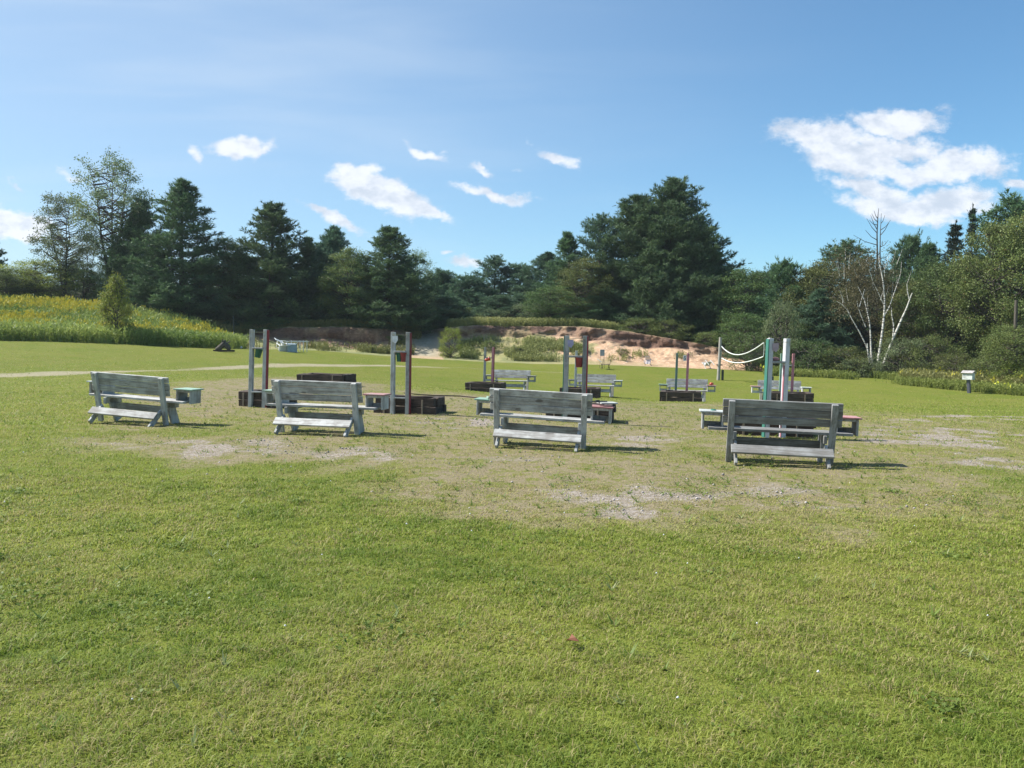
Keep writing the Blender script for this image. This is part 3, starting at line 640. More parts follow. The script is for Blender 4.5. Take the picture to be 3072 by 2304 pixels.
TREES = [
 ('leafy_tree','dA',335,445,120,60,M_leafg,'tall thin leafed tree with open forked limbs against the sky',GL),
 ('leafy_tree','dB',195,572,95,61,M_leafg,'smaller airy tree with sparse leaves left of the tallest open tree',GL),
 ('leafy_tree','dB',262,700,60,64,M_leafg,'slender sparse tree half hidden between the two airy trees',GL),
 ('pine_tree','pC',-25,700,70,62,M_pine,'dark pine cut by the left edge of the view',GL),
 ('leafy_tree','dC',110,770,110,60,M_leafy,'bright yellow green bushy tree above the left flower slope',GL),
 ('leafy_tree','dC',20,800,80,58,M_leafd,'low dark green round tree by the far left corner',GL),
 ('leafy_tree','dC',250,800,100,63,M_leafd,'dark rounded tree filling the gap under the airy trees',GL),
 ('pine_tree','pA',548,528,160,58,M_pine,'tallest pointed dark pine on the left with layered branches',GL),
 ('pine_tree','pD',425,590,105,60,M_pine,'narrower pine touching the left side of the pointed dark pine',GL),
 ('leafy_tree','dD',680,705,110,60,M_leafd,'olive dark leafy tree between the two big left pines',GL),
 ('pine_tree','pB',815,598,150,59,M_pine,'broad dark pine with upswept boughs, second big pine from the left',GL),
 ('pine_tree','pC',925,705,95,61,M_pine,'short pine wedged right of the broad dark pine',GL),
 ('pine_tree','pD',1000,672,108,62,M_pine2,'spiky grey green pine with several tips behind the olive tree',GL),
 ('leafy_tree','dD',1045,735,92,58,M_leafo,'olive green leafy tree in front of the spiky pine',GL),
 ('pine_tree','pB',1165,672,135,58,M_pine,'dense dark pine above the left earth bank',GL),
 ('leafy_tree','dC',1245,738,62,61,M_leafg,'grey green leafy tree at the right shoulder of the bank pine',GL),
 ('pine_tree','pE',1325,798,100,70,M_pine2,'low blue green pine just right of the leafy shoulder tree',GC),
 ('pine_tree','pE',1410,815,100,68,M_pine2,'low round pine in the dip of the skyline',GC),
 ('pine_tree','pT',1482,757,60,70,M_pine2,'small pine with a splayed tuft rising above the dip',GC),
 ('pine_tree','pE',1555,780,100,70,M_pine2,'round topped pine right of the splayed one',GC),
 ('pine_tree','pB',1640,752,110,68,M_pine2,'middling pine climbing towards the giant pine',GC),
 ('pine_tree','pC',1700,688,110,66,M_pine,'taller pointed pine two left of the giant pine',GC),
 ('pine_tree','pT',1795,628,70,64,M_pine2,'thin pale topped pine leaning out left of the giant pine',GC),
 ('pine_tree','pG',1995,525,198,63,M_pine,'giant broad pine with several crowns, biggest tree in view',GC),
 ('pine_tree','pB',2120,740,130,64,M_pine,'wide dark pine filling the right flank of the giant pine',GC),
 ('leafy_tree','dD',1745,765,95,62,M_leafo,'olive leafy tree at the left foot of the giant pine',GC),
 ('leafy_tree','dC',1650,850,85,60,M_leafd,'small dark leafy tree above the middle of the grassy ledge',GC),
 ('pine_tree','pE',1780,880,90,61,M_pine,'low pine boughs over the right end of the grassy ledge',GC),
 ('pine_tree','pE',1330,880,90,62,M_pine2,'low spreading pine behind the start of the grassy ledge',GC),
 ('pine_tree','pE',1500,880,100,64,M_pine2,'low spreading pine behind the middle of the grassy ledge',GC),
 ('leafy_tree','dD',2235,795,110,58,M_leafd,'dark leafy tree just right of the giant pine',GR),
 ('pine_tree','pE',2345,762,105,56,M_pine,'fan topped pine over the volleyball net',GR),
 ('leafy_tree','dD',2440,770,115,55,M_leafo,'olive leafy tree left of the birches',GR),
 ('pine_tree','pT',2525,705,90,60,M_pine,'dark pine with a tufted head left of the bare spire',GR),
 ('pine_tree','pC',2450,860,120,52,M_pine2,'lower bright green pine behind the birch clump',GR),
 ('leafy_tree','dD',2590,765,115,54,M_leafb,'brownish leafy tree wrapped round the birch stems',GR),
 ('pine_tree','pE',2720,682,105,60,M_pine,'rounded dark pine right of the bare spire',GR),
 ('pine_tree','pB',2775,720,100,58,M_pine,'second dark head touching the rounded pine',GR),
 ('spruce_tree','sp',2850,655,80,56,M_spruce,'dark narrow spruce before the tall right trees',GR),
 ('spruce_tree','sp',2897,605,48,57,M_spruce,'thinnest spruce with a needle like tip',GR),
 ('leafy_tree','dD',2735,830,110,50,M_leafo,'olive leafy tree just right of the birch clump',GR),
 ('leafy_tree','dE',2860,770,140,48,M_leafd,'dark leafy tree behind the box on a post',GR),
 ('pine_tree','pT',3020,565,125,56,M_pine,'tall pine with a ragged crown at the upper right',GR),
 ('leafy_tree','dE',3010,625,160,45,M_leafo,'big yellow green tree at the right edge of the view',GR),
 ('leafy_tree','dE',3170,590,180,43,M_leafo,'large olive tree cut by the right edge of the view',GR),
 ('leafy_tree','dC',3040,960,110,38,M_leafo,'low olive tree crowding the foot of the big right tree',GR),
 ('leafy_tree','dC',2230,930,80,54,M_leafd,'small dark tree behind the volleyball net',GR),
 ('leafy_tree','dC',2380,960,80,52,M_leafd,'small dark round tree right of the volleyball net',GR),
]
for i, (nm, pr, px, ty, hw, Y, mt, lab, grp) in enumerate(TREES):
    tree(nm, pr, px, ty, hw, Y, mt, lab, 'pine' if nm == 'pine_tree' else ('spruce' if nm == 'spruce_tree' else 'tree'), grp, i + 1)
rr = random.Random(4)
for i in range(30):              # the crowded back row that closes the gaps
    px = -250 + i * 122 + rr.uniform(-30, 30); Y = 74 + rr.uniform(-4, 8)
    ty = np.interp(px, [-300, 300, 700, 1200, 1400, 1600, 1800, 2150, 2300, 2700, 3100, 3500], [800, 780, 745, 775, 850, 820, 780, 800, 800, 780, 720, 670]) + rr.uniform(-10, 25)
    tree('pine_tree', rr.choice(['pB', 'pE', 'pC', 'pD']), px, ty, 105, Y, rr.choice([M_pine, M_pine2]), 'dark pine crowded in the back row behind the nearer trees', 'pine', 'pines of the crowded back row', i + 60)

# bushes
BUSH = [
 ('bS',350,812,52,42,M_leafy,'bright narrow sapling bush standing alone in the goldenrod slope'),
 ('bA',1352,972,38,52.2,M_leafy,'bright green bush at the mouth of the gravel track'),
 ('bB',1118,945,26,57,M_leafy,'small lime green sapling on top of the left bank'),
 ('bA',900,925,42,60,M_leafy,'sunlit yellow green shrub under the dark left pines'),
 ('bA',1215,965,50,57,M_leafo,'olive shrub on the shoulder left of the gravel track'),
 ('bA',1260,940,44,59,M_leafd,'dark shrub in shade beside the top of the track'),
 ('bB',1190,1000,30,55.5,M_leafo,'low shrub on the slope between left bank and track'),
 ('bA',1380,915,60,62,M_leafo,'pale olive shrub at the left end of the grassy ledge'),
 ('bA',1480,920,60,63,M_leafg,'grey green shrub behind the ledge, left of middle'),
 ('bA',1580,905,70,62,M_leafg,'rounded grey green shrub behind the ledge middle'),
 ('bA',1680,915,60,61,M_leafo,'olive shrub behind the ledge, right of middle'),
 ('bB',1745,930,50,60,M_leafg,'pale shrub at the right end of the grassy ledge'),
 ('bA',1915,948,66,57.6,M_leafo,'round olive shrub under the giant pine, left one'),
 ('bA',2015,952,66,57.2,M_leafo,'round olive shrub under the giant pine, right one'),
 ('bB',2120,990,44,55.8,M_leafo,'small sunlit shrub above the bare sand, far right of the bank'),
 ('bB',1470,1018,24,54.2,M_leafo,'scrubby bush on the weedy part of the sand slope'),
 ('bB',1555,1040,22,53.6,M_leafo,'low bush half way down the weedy sand slope'),
 ('bB',1868,1056,20,53.2,M_leafo,'low weedy bush on the sand right of the grey panel'),
 ('bA',2240,985,75,50,M_leafd,'dark bush behind the net, left one'),
 ('bA',2340,880,60,50,M_leafg,'light green leafy sapling over the tall posts'),
 ('bA',2420,1010,90,48,M_leafd,'dark wide bush right of the tall posts'),
 ('bA',2530,1030,80,47.5,M_leafo,'olive bush left of the birch foot'),
 ('bB',2575,1070,60,46.5,M_leafg,'grey green low bush touching the birch stems'),
 ('bA',2700,1000,80,46,M_leafg,'grey green bush right of the birch foot'),
 ('bA',2800,990,80,45,M_leafo,'tall leafy bush left of the box on a post'),
 ('bA',2860,1050,70,42,M_leafo,'olive bush just behind the box on a post'),
 ('bA',2960,1060,80,40,M_leafo,'wide olive bush right of the box on a post'),
 ('bA',3060,1080,70,37,M_leafy,'yellow green bush by the right edge of the lawn'),
 ('bA',640,985,50,55,M_leafd,'dark shrub at the right foot of the flower slope'),
 ('bA',780,960,60,56,M_leafd,'dark shrub in deep pine shade left of the earth bank'),
 ('bA',995,950,60,58,M_leafd,'dark shrub on the bank under the olive tree'),
 ('bA',560,930,60,57,M_leafd,'dark shrub at the crest of the flower slope under the pointed pine'),
 ('bA',120,850,80,60,M_leafo,'olive shrub on the skyline of the flower slope'),
]
for i, (pr, px, ty, hw, Y, mt, lab) in enumerate(BUSH):
    tree('bush', pr, px, ty, hw, Y, mt, lab, 'bush', 'bushes round the clearing', i + 3, .15)

# birch clump and bare spire traced in plan: each stem is a tapering tube
def polyt(tb, pts, Y, r0, r1, dy=.0, seg=7):
    q = np.array([list(P(x, y, Y + dy * i)) for i, (x, y) in enumerate(pts)]); 
    t = np.linspace(0, 1, len(q)); tt = np.linspace(0, 1, len(q) * 3)
    q = np.stack([np.interp(tt, t, q[:, j]) for j in range(3)], -1); tb.add(q, np.linspace(r0, r1, len(q)), seg)
def zz(pts): return [(2480 + x / 3.072, 620 + y / 3.072) for x, y in pts]
tb = Tubes(); YB = 46.5
polyt(tb, zz([(460,1540),(480,1380),(510,1180),(530,1000),(535,850),(520,680),(490,540),(480,450)]), YB, .085, .018, .08)
polyt(tb, zz([(535,1000),(580,920),(620,800),(660,690),(685,600),(690,500)]), YB + .4, .034, .008, .1)
polyt(tb, zz([(490,1530),(560,1360),(620,1200),(690,1040),(740,930),(775,830),(790,795)]), YB, .09, .024, -.1)
polyt(tb, zz([(762,850),(745,780),(740,710)]), YB - .6, .035, .015)
polyt(tb, zz([(612,1225),(620,1100),(600,1000),(597,930)]), YB - .3, .05, .015)
polyt(tb, zz([(425,1480),(410,1350),(405,1180),(395,1060),(370,950),(345,850),(320,800),(290,740)]), YB + .3, .06, .012, .1)
polyt(tb, zz([(415,1440),(370,1290),(300,1150),(230,1030),(190,950),(140,900),(90,870)]), YB + .2, .045, .01, .1)
polyt(tb, zz([(395,1440),(380,1340),(375,1260)]), YB, .06, .03)
polyt(tb, zz([(360,1110),(320,1010),(290,930),(280,870)]), YB + .6, .03, .012)
polyt(tb, zz([(300,930),(330,830),(350,760)]), YB + .6, .03, .012)
polyt(tb, zz([(525,900),(480,800),(430,700),(390,580)]), YB + .5, .03, .01)
polyt(tb, zz([(150,900),(150,850),(120,770)]), YB + .6, .02, .008)
_r = random.Random(5)
for _ in range(24):
    a_ = (_r.uniform(60, 760), _r.uniform(460, 1000)); q = [(a_[0], a_[1])]; ang = math.atan2(a_[1] - 1500, a_[0] - 460) + _r.uniform(-.3, .3); L_ = _r.uniform(60, 150)
    for _k in (1, 2): q.append((a_[0] + math.cos(ang) * L_ * _k / 2 + _r.uniform(-8, 8), a_[1] + math.sin(ang) * L_ * _k / 2))
    polyt(tb, zz(q), YB + _r.uniform(.3, 1.6), .014, .005, .0, 4)
X, Y_, z_ = place(2632, YB)
bo = thing('birch_tree', 'clump of white birch stems leaning apart before the dark trees', 'birch', (X, Y_, z_))
me = tb.mesh('birch_stems'); me.transform(Matrix.Translation(-Vector((X, Y_, z_)))); link('trunk', me, M_birch, bo)
r = np.random.RandomState(3); C = []; 
for _ in range(130):
    px = 2480 + r.uniform(40, 560) / 3.07; py = 620 + (r.uniform(420, 1000)) / 3.07; C.append(np.array(P(px, py, YB + 1 + r.rand() * 2.5))[None] + r.normal(size=(46, 3)) * .36)
C = np.concatenate(C); C -= np.array([X, Y_, z_]); n = len(C); u = r.normal(size=(n, 3)); u /= np.linalg.norm(u, axis=1)[:, None]; v = np.cross(u, r.normal(size=(n, 3))); v /= np.linalg.norm(v, axis=1)[:, None]
V = np.stack([C - u * .05, C - v * .03, C + u * .05, C + v * .03], 1).reshape(-1, 3)
link('crown', np_mesh('birch_crown', V, np.arange(4 * n).reshape(-1, 4), tint=np.repeat(r.rand(n) * .9, 4)), M_leafb, bo)
tb = Tubes(); YS = 58
def zs(px, py): return (px, py)
polyt(tb, [(2628,1000),(2630,860),(2632,760),(2631,700),(2634,645),(2636,625)], YS, .09, .012)
polyt(tb, [(2642,860),(2640,760),(2641,700),(2644,640)], YS + .3, .06, .012)
for (a, b_) in (((2632,700),(2600,655)),((2632,690),(2612,645)),((2632,665),(2615,640)),((2642,705),(2668,665)),((2642,690),(2672,660)),((2631,735),(2560,705)),((2631,760),(2590,740)),((2632,780),(2600,765)),((2642,740),(2665,720)),((2632,675),(2608,660)),((2633,655),(2622,632)),((2643,670),(2655,645)),((2642,775),(2670,760)),((2631,800),(2575,755)),((2631,720),(2596,690))):
    mid = ((a[0] + b_[0]) / 2, (a[1] + b_[1]) / 2 + 5); polyt(tb, [a, mid, b_], YS, .03, .01, seg=4)
X, Y_, z_ = place(2632, YS); so_ = thing('dead_tree', 'bare dead conifer spire with short twigs rising over the birches', 'dead tree', (X, Y_, z_))
me = tb.mesh('spire'); me.transform(Matrix.Translation(-Vector((X, Y_, z_)))); link('trunk', me, M_bark, so_)
tb = Tubes(); polyt(tb, [(3048,1165),(3046,1080),(3046,990),(3049,900)], 38, .11, .07)
X, Y_, z_ = place(3048, 38); me = tb.mesh('bare_trunk'); me.transform(Matrix.Translation(-Vector((X, Y_, z_))))
o = thing('tree_trunk', 'bare brown lower trunk with dead branch stubs by the right edge', 'tree', (X, Y_, z_)); link('trunk', me, M_bark, o)

# ------------------------------------------------------------------ tall weeds and goldenrod
def weeds(name, x, y, h, lab, cat, mtl, seed, flower=None, wd=.05, leaves=5):
    r = np.random.RandomState(seed); n = len(x); z = gz(x, y) - .03; h = h * (.7 + .5 * r.rand(n))
    V = []; T = []; base = np.stack([x, y, z], -1); az = r.rand(n) * 6.283; lean = .12 + .22 * r.rand(n)
    tip = base + np.stack([np.cos(az) * lean * h, np.sin(az) * lean * h, h], -1)
    tn = np.clip(fbm(x, y, .35, 3, seed) * 1.3 - .25 + .3 * (r.rand(n) - .5), 0, .9)
    def tri(B, Tp, w_):
        s = np.cross(Tp - B, r.normal(size=B.shape)); s /= np.linalg.norm(s, axis=1)[:, None] + 1e-9; s *= w_
        return np.stack([B - s, B + s, Tp], 1).reshape(-1, 3)
    V.append(tri(base, tip, wd * .35)); T.append(np.repeat(tn, 3))
    for q in range(leaves):
        f = .12 + .8 * (q + r.rand(n)) / leaves; B = base + (tip - base) * f[:, None]; a2 = r.rand(n) * 6.283; L = h * (.18 + .16 * r.rand(n)) * (1.15 - .5 * f)
        Tp = B + np.stack([np.cos(a2) * L * .8, np.sin(a2) * L * .8, L * (.5 + .4 * r.rand(n))], -1)
        V.append(tri(B, Tp, wd * .5)); T.append(np.repeat(np.clip(tn + (r.rand(n) - .5) * .3, 0, .92), 3))
    V = np.concatenate(V); me = np_mesh(name, V, np.arange(len(V)).reshape(-1, 3), tint=np.concatenate(T))
    o = tag(link(name, me, mtl), lab, cat, kind='stuff')
    if flower is not None:
        kp = flower(x, y, r); B = tip[kp]; V = []
        for q in range(6):
            D = r.normal(size=B.shape) * np.array([.11, .11, .05]) ; C = B + D; V.append(tri(C - np.array([0, 0, .05]), C + r.normal(size=B.shape) * .035 + np.array([0, 0, .07]), .05))
        V = np.concatenate(V); me2 = np_mesh(name + '_bloom', V, np.arange(len(V)).reshape(-1, 3), tint=r.rand(len(V)).repeat(1))
        link('bloom', me2, M_gold, o)
    return o
r = np.random.RandomState(50)
def edgeline(px):  return np.interp(px, [-400, 0, 300, 600, 690, 740], [37, 38, 40, 43, 45, 46.5])
n = 34000; px = r.uniform(-500, 735, n); Y = edgeline(px) + 20 * r.rand(n) ** 1.15; keep = Y < np.interp(px, [-500, 500, 735], [60, 56, 50]); px, Y = px[keep], Y[keep]
x = (px - 1536) / F * Y
weeds('goldenrod', x, Y, .85, 'slope of tall goldenrod with yellow plumes at the left', 'wildflowers', M_weedg, 51, lambda x, y, r: r.rand(len(x)) < np.clip(sstep(.50, .70, fbm(x, y, .38, 4, 99)) * .36 + .025, 0, 1) * sstep(.8, 3, y - edgeline(x * F / y + 1536)), .055)
# weedy strips: foot of banks, ledge top, right border
def strip(n, pxs, Ylo, Yhi, seed, dens=None):
    r = np.random.RandomState(seed); px = r.uniform(pxs[0], pxs[-1], n); a = np.interp(px, pxs, Ylo); b_ = np.interp(px, pxs, Yhi); Y = a + (b_ - a) * r.rand(n); x = (px - 1536) / F * Y
    return x, Y
x, y = strip(4200, [735, 950, 1140, 1240], [47.5, 50, 52, 53], [52, 53.4, 54.5, 55.5], 1); kk = np.random.RandomState(2).rand(len(x)) < sstep(.35, .6, fbm(x, y, .7, 3, 14)); weeds('tall_weeds', x[kk], y[kk], .5, 'tall weeds along the foot of the left earth bank', 'weeds', M_weedd, 60)
x, y = strip(9000, [640, 800, 1150, 1260], [54, 56, 56.4, 57], [60, 60, 60, 60], 3); weeds('tall_weeds', x, y, .55, 'shaded weeds on top of the left earth bank', 'weeds', M_weedd, 61)
x, y = strip(15000, [1340, 1400, 1750, 1850], [58, 57.4, 57.4, 57.5], [63, 65, 64, 62], 5); weeds('ledge_grass', x, y, .62, 'sunlit long grass on the ledge above the sand cut', 'grass', M_weedd, 62)
x, y = strip(8000, [1380, 1500, 1680, 1760], [52.6, 52.2, 52.2, 53], [56, 56.3, 55.6, 54], 7); kk = np.random.RandomState(3).rand(len(x)) < sstep(.42, .62, fbm(x, y, .6, 3, 15)); weeds('slope_weeds', x[kk], y[kk], .38, 'dry weeds scattered over the sand slope', 'weeds', M_weedd, 63)
x, y = strip(1600, [1760, 1850, 2200], [52, 52, 50.5], [54.5, 54, 52.5], 17); kk = np.random.RandomState(3).rand(len(x)) < sstep(.5, .7, fbm(x, y, .6, 3, 16)); weeds('sand_weeds', x[kk], y[kk], .4, 'sparse weeds on the bare sand at the right of the bank', 'weeds', M_weedd, 67)
x, y = strip(16000, [2290, 2500, 2700, 2900, 3200], [45.5, 44.5, 39.8, 36.2, 32.0], [51, 49, 46, 43, 39], 9); kk = np.random.RandomState(8).rand(len(x)) < sstep(.30, .6, fbm(x, y, .5, 3, 18)); x, y = x[kk], y[kk]; weeds('border_weeds', x, y, .42, 'rough tall grass and goldenrod border before the right trees', 'weeds', M_weedg, 64, lambda x, y, r: r.rand(len(x)) < .02 * sstep(.5, .65, fbm(x, y, .4, 3, 9)))
x, y = strip(5000, [2700, 2900, 3200], [41, 38.2, 34], [46, 42, 39], 11); weeds('border_weeds', x, y, .65, 'green leafy weeds at the feet of the right bushes', 'weeds', M_weedd, 65, lambda x, y, r: r.rand(len(x)) < .008)

# ------------------------------------------------------------------ benches
def bench(label, loc, rz, mb, mz, lidL, lidR):
    t = thing('bench', label, 'bench', loc, rz, BG)
    rd = random.Random(len(label))
    lean = Vector((0, -.20, .88))
    for i, zc in enumerate((.835, .722, .606)):
        bm = bmesh.new(); y = -.20 * (zc / .88) + .045
        rot = Matrix.Rotation(R(12.5), 4, 'X') @ Matrix.Rotation(rd.uniform(-.004, .004), 4, 'Y')
        box(bm, (rd.uniform(-.008, .008), y, zc), (1.57, .034, .106 + rd.uniform(-.004, .003)), rot); bm_obj('back_board', bm, mb, t)
    for sx in (-1, 1):
        bm = bmesh.new(); beam(bm, (sx * .67, .0, 0), (sx * .67, -.20, .87), .085, .06); bm_obj('back_post', bm, mz, t)
        bm = bmesh.new(); beam(bm, (sx * .60, .36, 0), (sx * .60, .16, .425), .045, .19); bm_obj('leg', bm, mz, t)
        bm = bmesh.new(); beam(bm, (sx * .60, -.02, .37), (sx * .60, .40, .37), .045, .11, side=Vector((1, 0, 0))); bm_obj('seat_support', bm, mz, t)
        bm = bmesh.new(); beam(bm, (sx * .60, -.36, .01), (sx * .60, -.05, .28), .04, .085); bm_obj('foot_brace', bm, mz, t)
    for y in (.105, .29):
        bm = bmesh.new(); box(bm, (0, y, .450), (1.93, .17, .038)); bm_obj('seat_plank', bm, mb if mb is M_dkx else M_wx, t)
    bm = bmesh.new(); box(bm, (0, .30, .262), (1.2, .036, .125), Matrix.Rotation(R(24), 4, 'X')); bm_obj('stretcher', bm, mb, t)
    bm = bmesh.new(); box(bm, (0, -.275, .215), (1.33, .15, .036), Matrix.Rotation(R(41), 4, 'X')); bm_obj('foot_plank', bm, mb if mb is M_dkx else M_wx, t)
    for sx, lm in ((-1, lidL), (1, lidR)):
        bm = bmesh.new(); cx = sx * .90
        for s2 in (-1, 1): box(bm, (cx + s2 * .135, .27, .545), (.03, .30, .235))
        box(bm, (cx, .4, .475), (.24, .03, .09)); box(bm, (cx, .4, .64), (.24, .03, .045)); box(bm, (cx, .14, .645), (.24, .025, .04))
        bx_ = bm_obj('shelf_box', bm, M_wz if mb is not M_dkx else M_dkz, t)
        bm = bmesh.new(); box(bm, (cx, .27, .675), (.37, .36, .022), Matrix.Rotation(rd.uniform(-.02, .02), 4, 'Y')); bm_obj('lid', bm, lm, bx_)
    return t
BG = 'wooden benches at the ends of the pits'
NB = [(400, 14.1, 'blue grey bench at the far left of the near row, green topped end shelf', M_wx, M_wz, M_white, M_green),
      (958, 13.15, 'pale grey bench, second from the left in the near row, red topped right shelf', M_wx, M_wz, M_green, M_pink),
      (1618, 12.15, 'grey bench with knotty boards, third from the left in the near row', M_wx, M_wz, M_green, M_pink),
      (2335, 11.0, 'darkest bench nearest the camera, at the right of the near row', M_dkx, M_dkz, M_white, M_pink)]
TH = -R(11)
benches = []
for px, Y, lab, mb, mz, l, r_ in NB:
    X, Y, z = place(px, Y); bb = bench(lab, (X, Y, z - .01), TH, mb, mz, l, r_); bb.rotation_euler = (0, {400: .05, 958: .01, 1618: .036, 2335: .016}[px], TH - (.04 if px == 400 else 0)); benches.append(bb)
# a jacket of odds on the shelf lids
def on_shelf(bi, sx, build, name, label, cat, dx=0, dy=0):
    b_ = benches[bi]; M = Matrix.Translation(b_.location) @ Matrix.Rotation(b_.rotation_euler.z, 4, 'Z'); p = M @ Vector((sx * .90 + dx, .27 + dy, .687))
    bm = bmesh.new(); m_ = build(bm); o = bm_obj(name, bm, m_); o.location = p; o.rotation_euler = (0, 0, TH + .4); tag(o, label, cat)
def b_slab(bm): box(bm, (0, 0, .012), (.27, .24, .022)); return M_white
on_shelf(2, 1, b_slab, 'white_board', 'loose white board lying on the right end shelf of the knotty bench', 'board', .10, .04)
def b_tool(bm):
    beam(bm, (-.13, 0, .035), (.14, .03, .035), .025, .018); box(bm, (-.03, -.01, .04), (.06, .05, .035)); return M_metal
on_shelf(2, 1, b_tool, 'dark_handle', 'dark handled tool resting on the loose white board', 'tool', -.02, -.02)
def b_gslab(bm):
    box(bm, (0, 0, .03), (.20, .17, .04), Matrix.Rotation(.25, 4, 'Y')); return M_green
on_shelf(2, -1, b_gslab, 'green_block', 'green painted wooden block on the left end shelf of the knotty bench', 'block', .12, -.05)
def b_gcap(bm):
    bmesh.ops.create_cone(bm, cap_ends=True, segments=16, radius1=.045, radius2=.035, depth=.03, matrix=Matrix.Translation((0, 0, .016))); return M_greenz
on_shelf(3, -1, b_gcap, 'green_disc', 'small green disc on the white left shelf of the darkest bench', 'disc', .02, 0)

FB = [(1534, 33.3, 'far bench behind the first far pit, left end shelf seen between the posts'), (1787, 32, 'far bench partly hidden by the tall posts, second from the left'),
      (2060, 30.9, 'far bench behind the green and pink posts, red thing on its right shelf'), (2338, 30, 'far bench at the right of the far row behind the closest tall posts')]
FLID = [(M_dkx, M_dkx), (M_white, M_dkx), (M_pink, M_green), (M_white, M_pink)]
for (px, Y, lab), (l, r_) in zip(FB, FLID):
    X, Y, z = place(px, Y); benches.append(bench(lab, (X, Y, z - .01), TH + math.pi, M_wx, M_wz, l, r_))
def b_rag(bm):
    bmesh.ops.create_icosphere(bm, subdivisions=2, radius=.075, matrix=Matrix.Translation((0, 0, .05)) @ Matrix.Diagonal((1.3, .8, .65, 1)))
    rd = random.Random(2)
    for v in bm.verts: v.co *= 1 + rd.uniform(-.18, .18)
    return M_orcup
on_shelf(6, -1, b_rag, 'red_cloth', 'crumpled red cloth on the right shelf of the third far bench', 'cloth')

# ------------------------------------------------------------------ goals
def cup(bm, r1, r2, h, tilt=0, c=(0, 0, 0)):
    M = Matrix.Translation(c) @ Matrix.Rotation(tilt, 4, 'Y') @ Matrix.Translation((0, 0, -h / 2))
    bmesh.ops.create_cone(bm, cap_ends=False, segments=20, radius1=r2, radius2=r1, depth=h, matrix=M)
    bmesh.ops.create_cone(bm, cap_ends=False, segments=20, radius1=r2 * .93, radius2=r1 * .93, depth=h * .98, matrix=M)
    bmesh.ops.create_circle(bm, cap_ends=True, segments=20, radius=r2, matrix=M @ Matrix.Translation((0, 0, -h / 2 + .002)))
    bmesh.ops.create_cone(bm, cap_ends=False, segments=20, radius1=r1 * 1.08, radius2=r1 * 1.1, depth=.015, matrix=M @ Matrix.Translation((0, 0, h / 2)))
def goal(label, loc, rz, mL, mR, mside_L, mside_R, sp=.17, cups=(), tagpos=None, H=1.78, leanx=.03, lower=True, tagm=None, letter=None, shelf=True):
    t = thing('goal_frame', label, 'goal posts', loc, rz, 'upright goal frames of the pits')
    for sx, mm_, ms in ((-1, mL, mside_L), (1, mR, mside_R)):
        bm = bmesh.new(); beam(bm, (sx * sp, 0, 0), (sx * sp + leanx, 0, H), .085, .09); post = bm_obj('post', bm, mm_, t)
        if ms is not None:
            bm = bmesh.new(); beam(bm, (sx * (sp + .0525), 0, .02), (sx * (sp + .0525) + leanx, 0, H - .01), .018, .088, .002); bm_obj('painted_strip', bm, ms, post)
    if shelf:
        bm = bmesh.new(); box(bm, (leanx * .76, .0, 1.36), (sp * 2 - .0855, .14, .038)); bm_obj('crossbar', bm, M_wx if mL is not M_dkz else M_dkx, t)
    if lower:
        bm = bmesh.new(); box(bm, (leanx * .2, .0, .37), (sp * 2 - .0855, .10, .032)); bm_obj('crossbar', bm, M_wx, t)
    bm = bmesh.new(); beam(bm, (-sp + leanx, -.05, H - .06), (sp + leanx, -.05, H - .06), .008, .008, 0, side=Vector((0, 1, 0))); bm_obj('string', bm, M_str, t)
    for (cx, m_, tilt) in cups:
        bm = bmesh.new(); cup(bm, .082, .062, .19, tilt, (cx + leanx * .7, .06 if m_ is M_gcup else -.0, 1.335)); bm_obj('cup', bm, m_, t)
    if tagpos is not None:
        bm = bmesh.new(); s = .062
        vs = [(-s, -.0, s), (s * .9, 0, s * 1.15), (s, 0, -s * .4), (s * .2, 0, -s * 1.5), (-s * .9, 0, -s * .9)]
        a = [bm.verts.new((x, -.004, z)) for x, y, z in vs]; b_ = [bm.verts.new((x, .004, z)) for x, y, z in vs]
        bm.faces.new(a); bm.faces.new(b_[::-1])
        for i in range(5): bm.faces.new((a[i], b_[i], b_[(i + 1) % 5], a[(i + 1) % 5]))
        tg = bm_obj('card', bm, tagm or M_paper, t, loc=(tagpos, -.06, H - .15))
    return t
def tiebox(label, loc, rz, w=1.4, d=1.0, courses=2, seed=0, th=.165):
    t = thing('pit_box', label, 'pit box', loc, rz, 'railroad tie boxes round the pits'); rd = random.Random(seed)
    for c in range(courses):
        z = th / 2 + c * (th + .004) - .03
        for (cx, cy, lx, ly) in ((0, -d / 2, w, .17), (0, d / 2, w, .17), (-w / 2 + .085, 0, .17, d - .18), (w / 2 - .085, 0, .17, d - .18)):
            bm = bmesh.new(); box(bm, (0, 0, 0), (max(lx, ly) + rd.uniform(-.07, .07), .165, th), None, .012); bmesh.ops.subdivide_edges(bm, edges=[e for e in bm.edges if e.calc_length() > .5], cuts=5)
            for v in bm.verts: v.co += Vector((rd.uniform(-1, 1), rd.uniform(-1, 1), rd.uniform(-1, 1))) * .009
            o = bm_obj('tie', bm, M_tie, t, loc=(cx + rd.uniform(-.03, .03), cy + rd.uniform(-.015, .015), z), rot=(0, 0, (0 if lx > ly else math.pi / 2) + rd.uniform(-.02, .02)))
    bm = bmesh.new(); box(bm, (0, 0, .04), (w - .35, d - .2, .2), None, 0); 
    bm_obj('pit_fill', bm, M_fill, t)
    for sx in (-.34, .3):
        bm = bmesh.new(); beam(bm, (w * sx, -d / 2 - .11, -.02), (w * sx, -d / 2 - .105, .31), .035, .02); bm_obj('stake', bm, M_stk, t)
    return t
M_fill = plain('sandy_clay', (.30, .24, .17), .95)
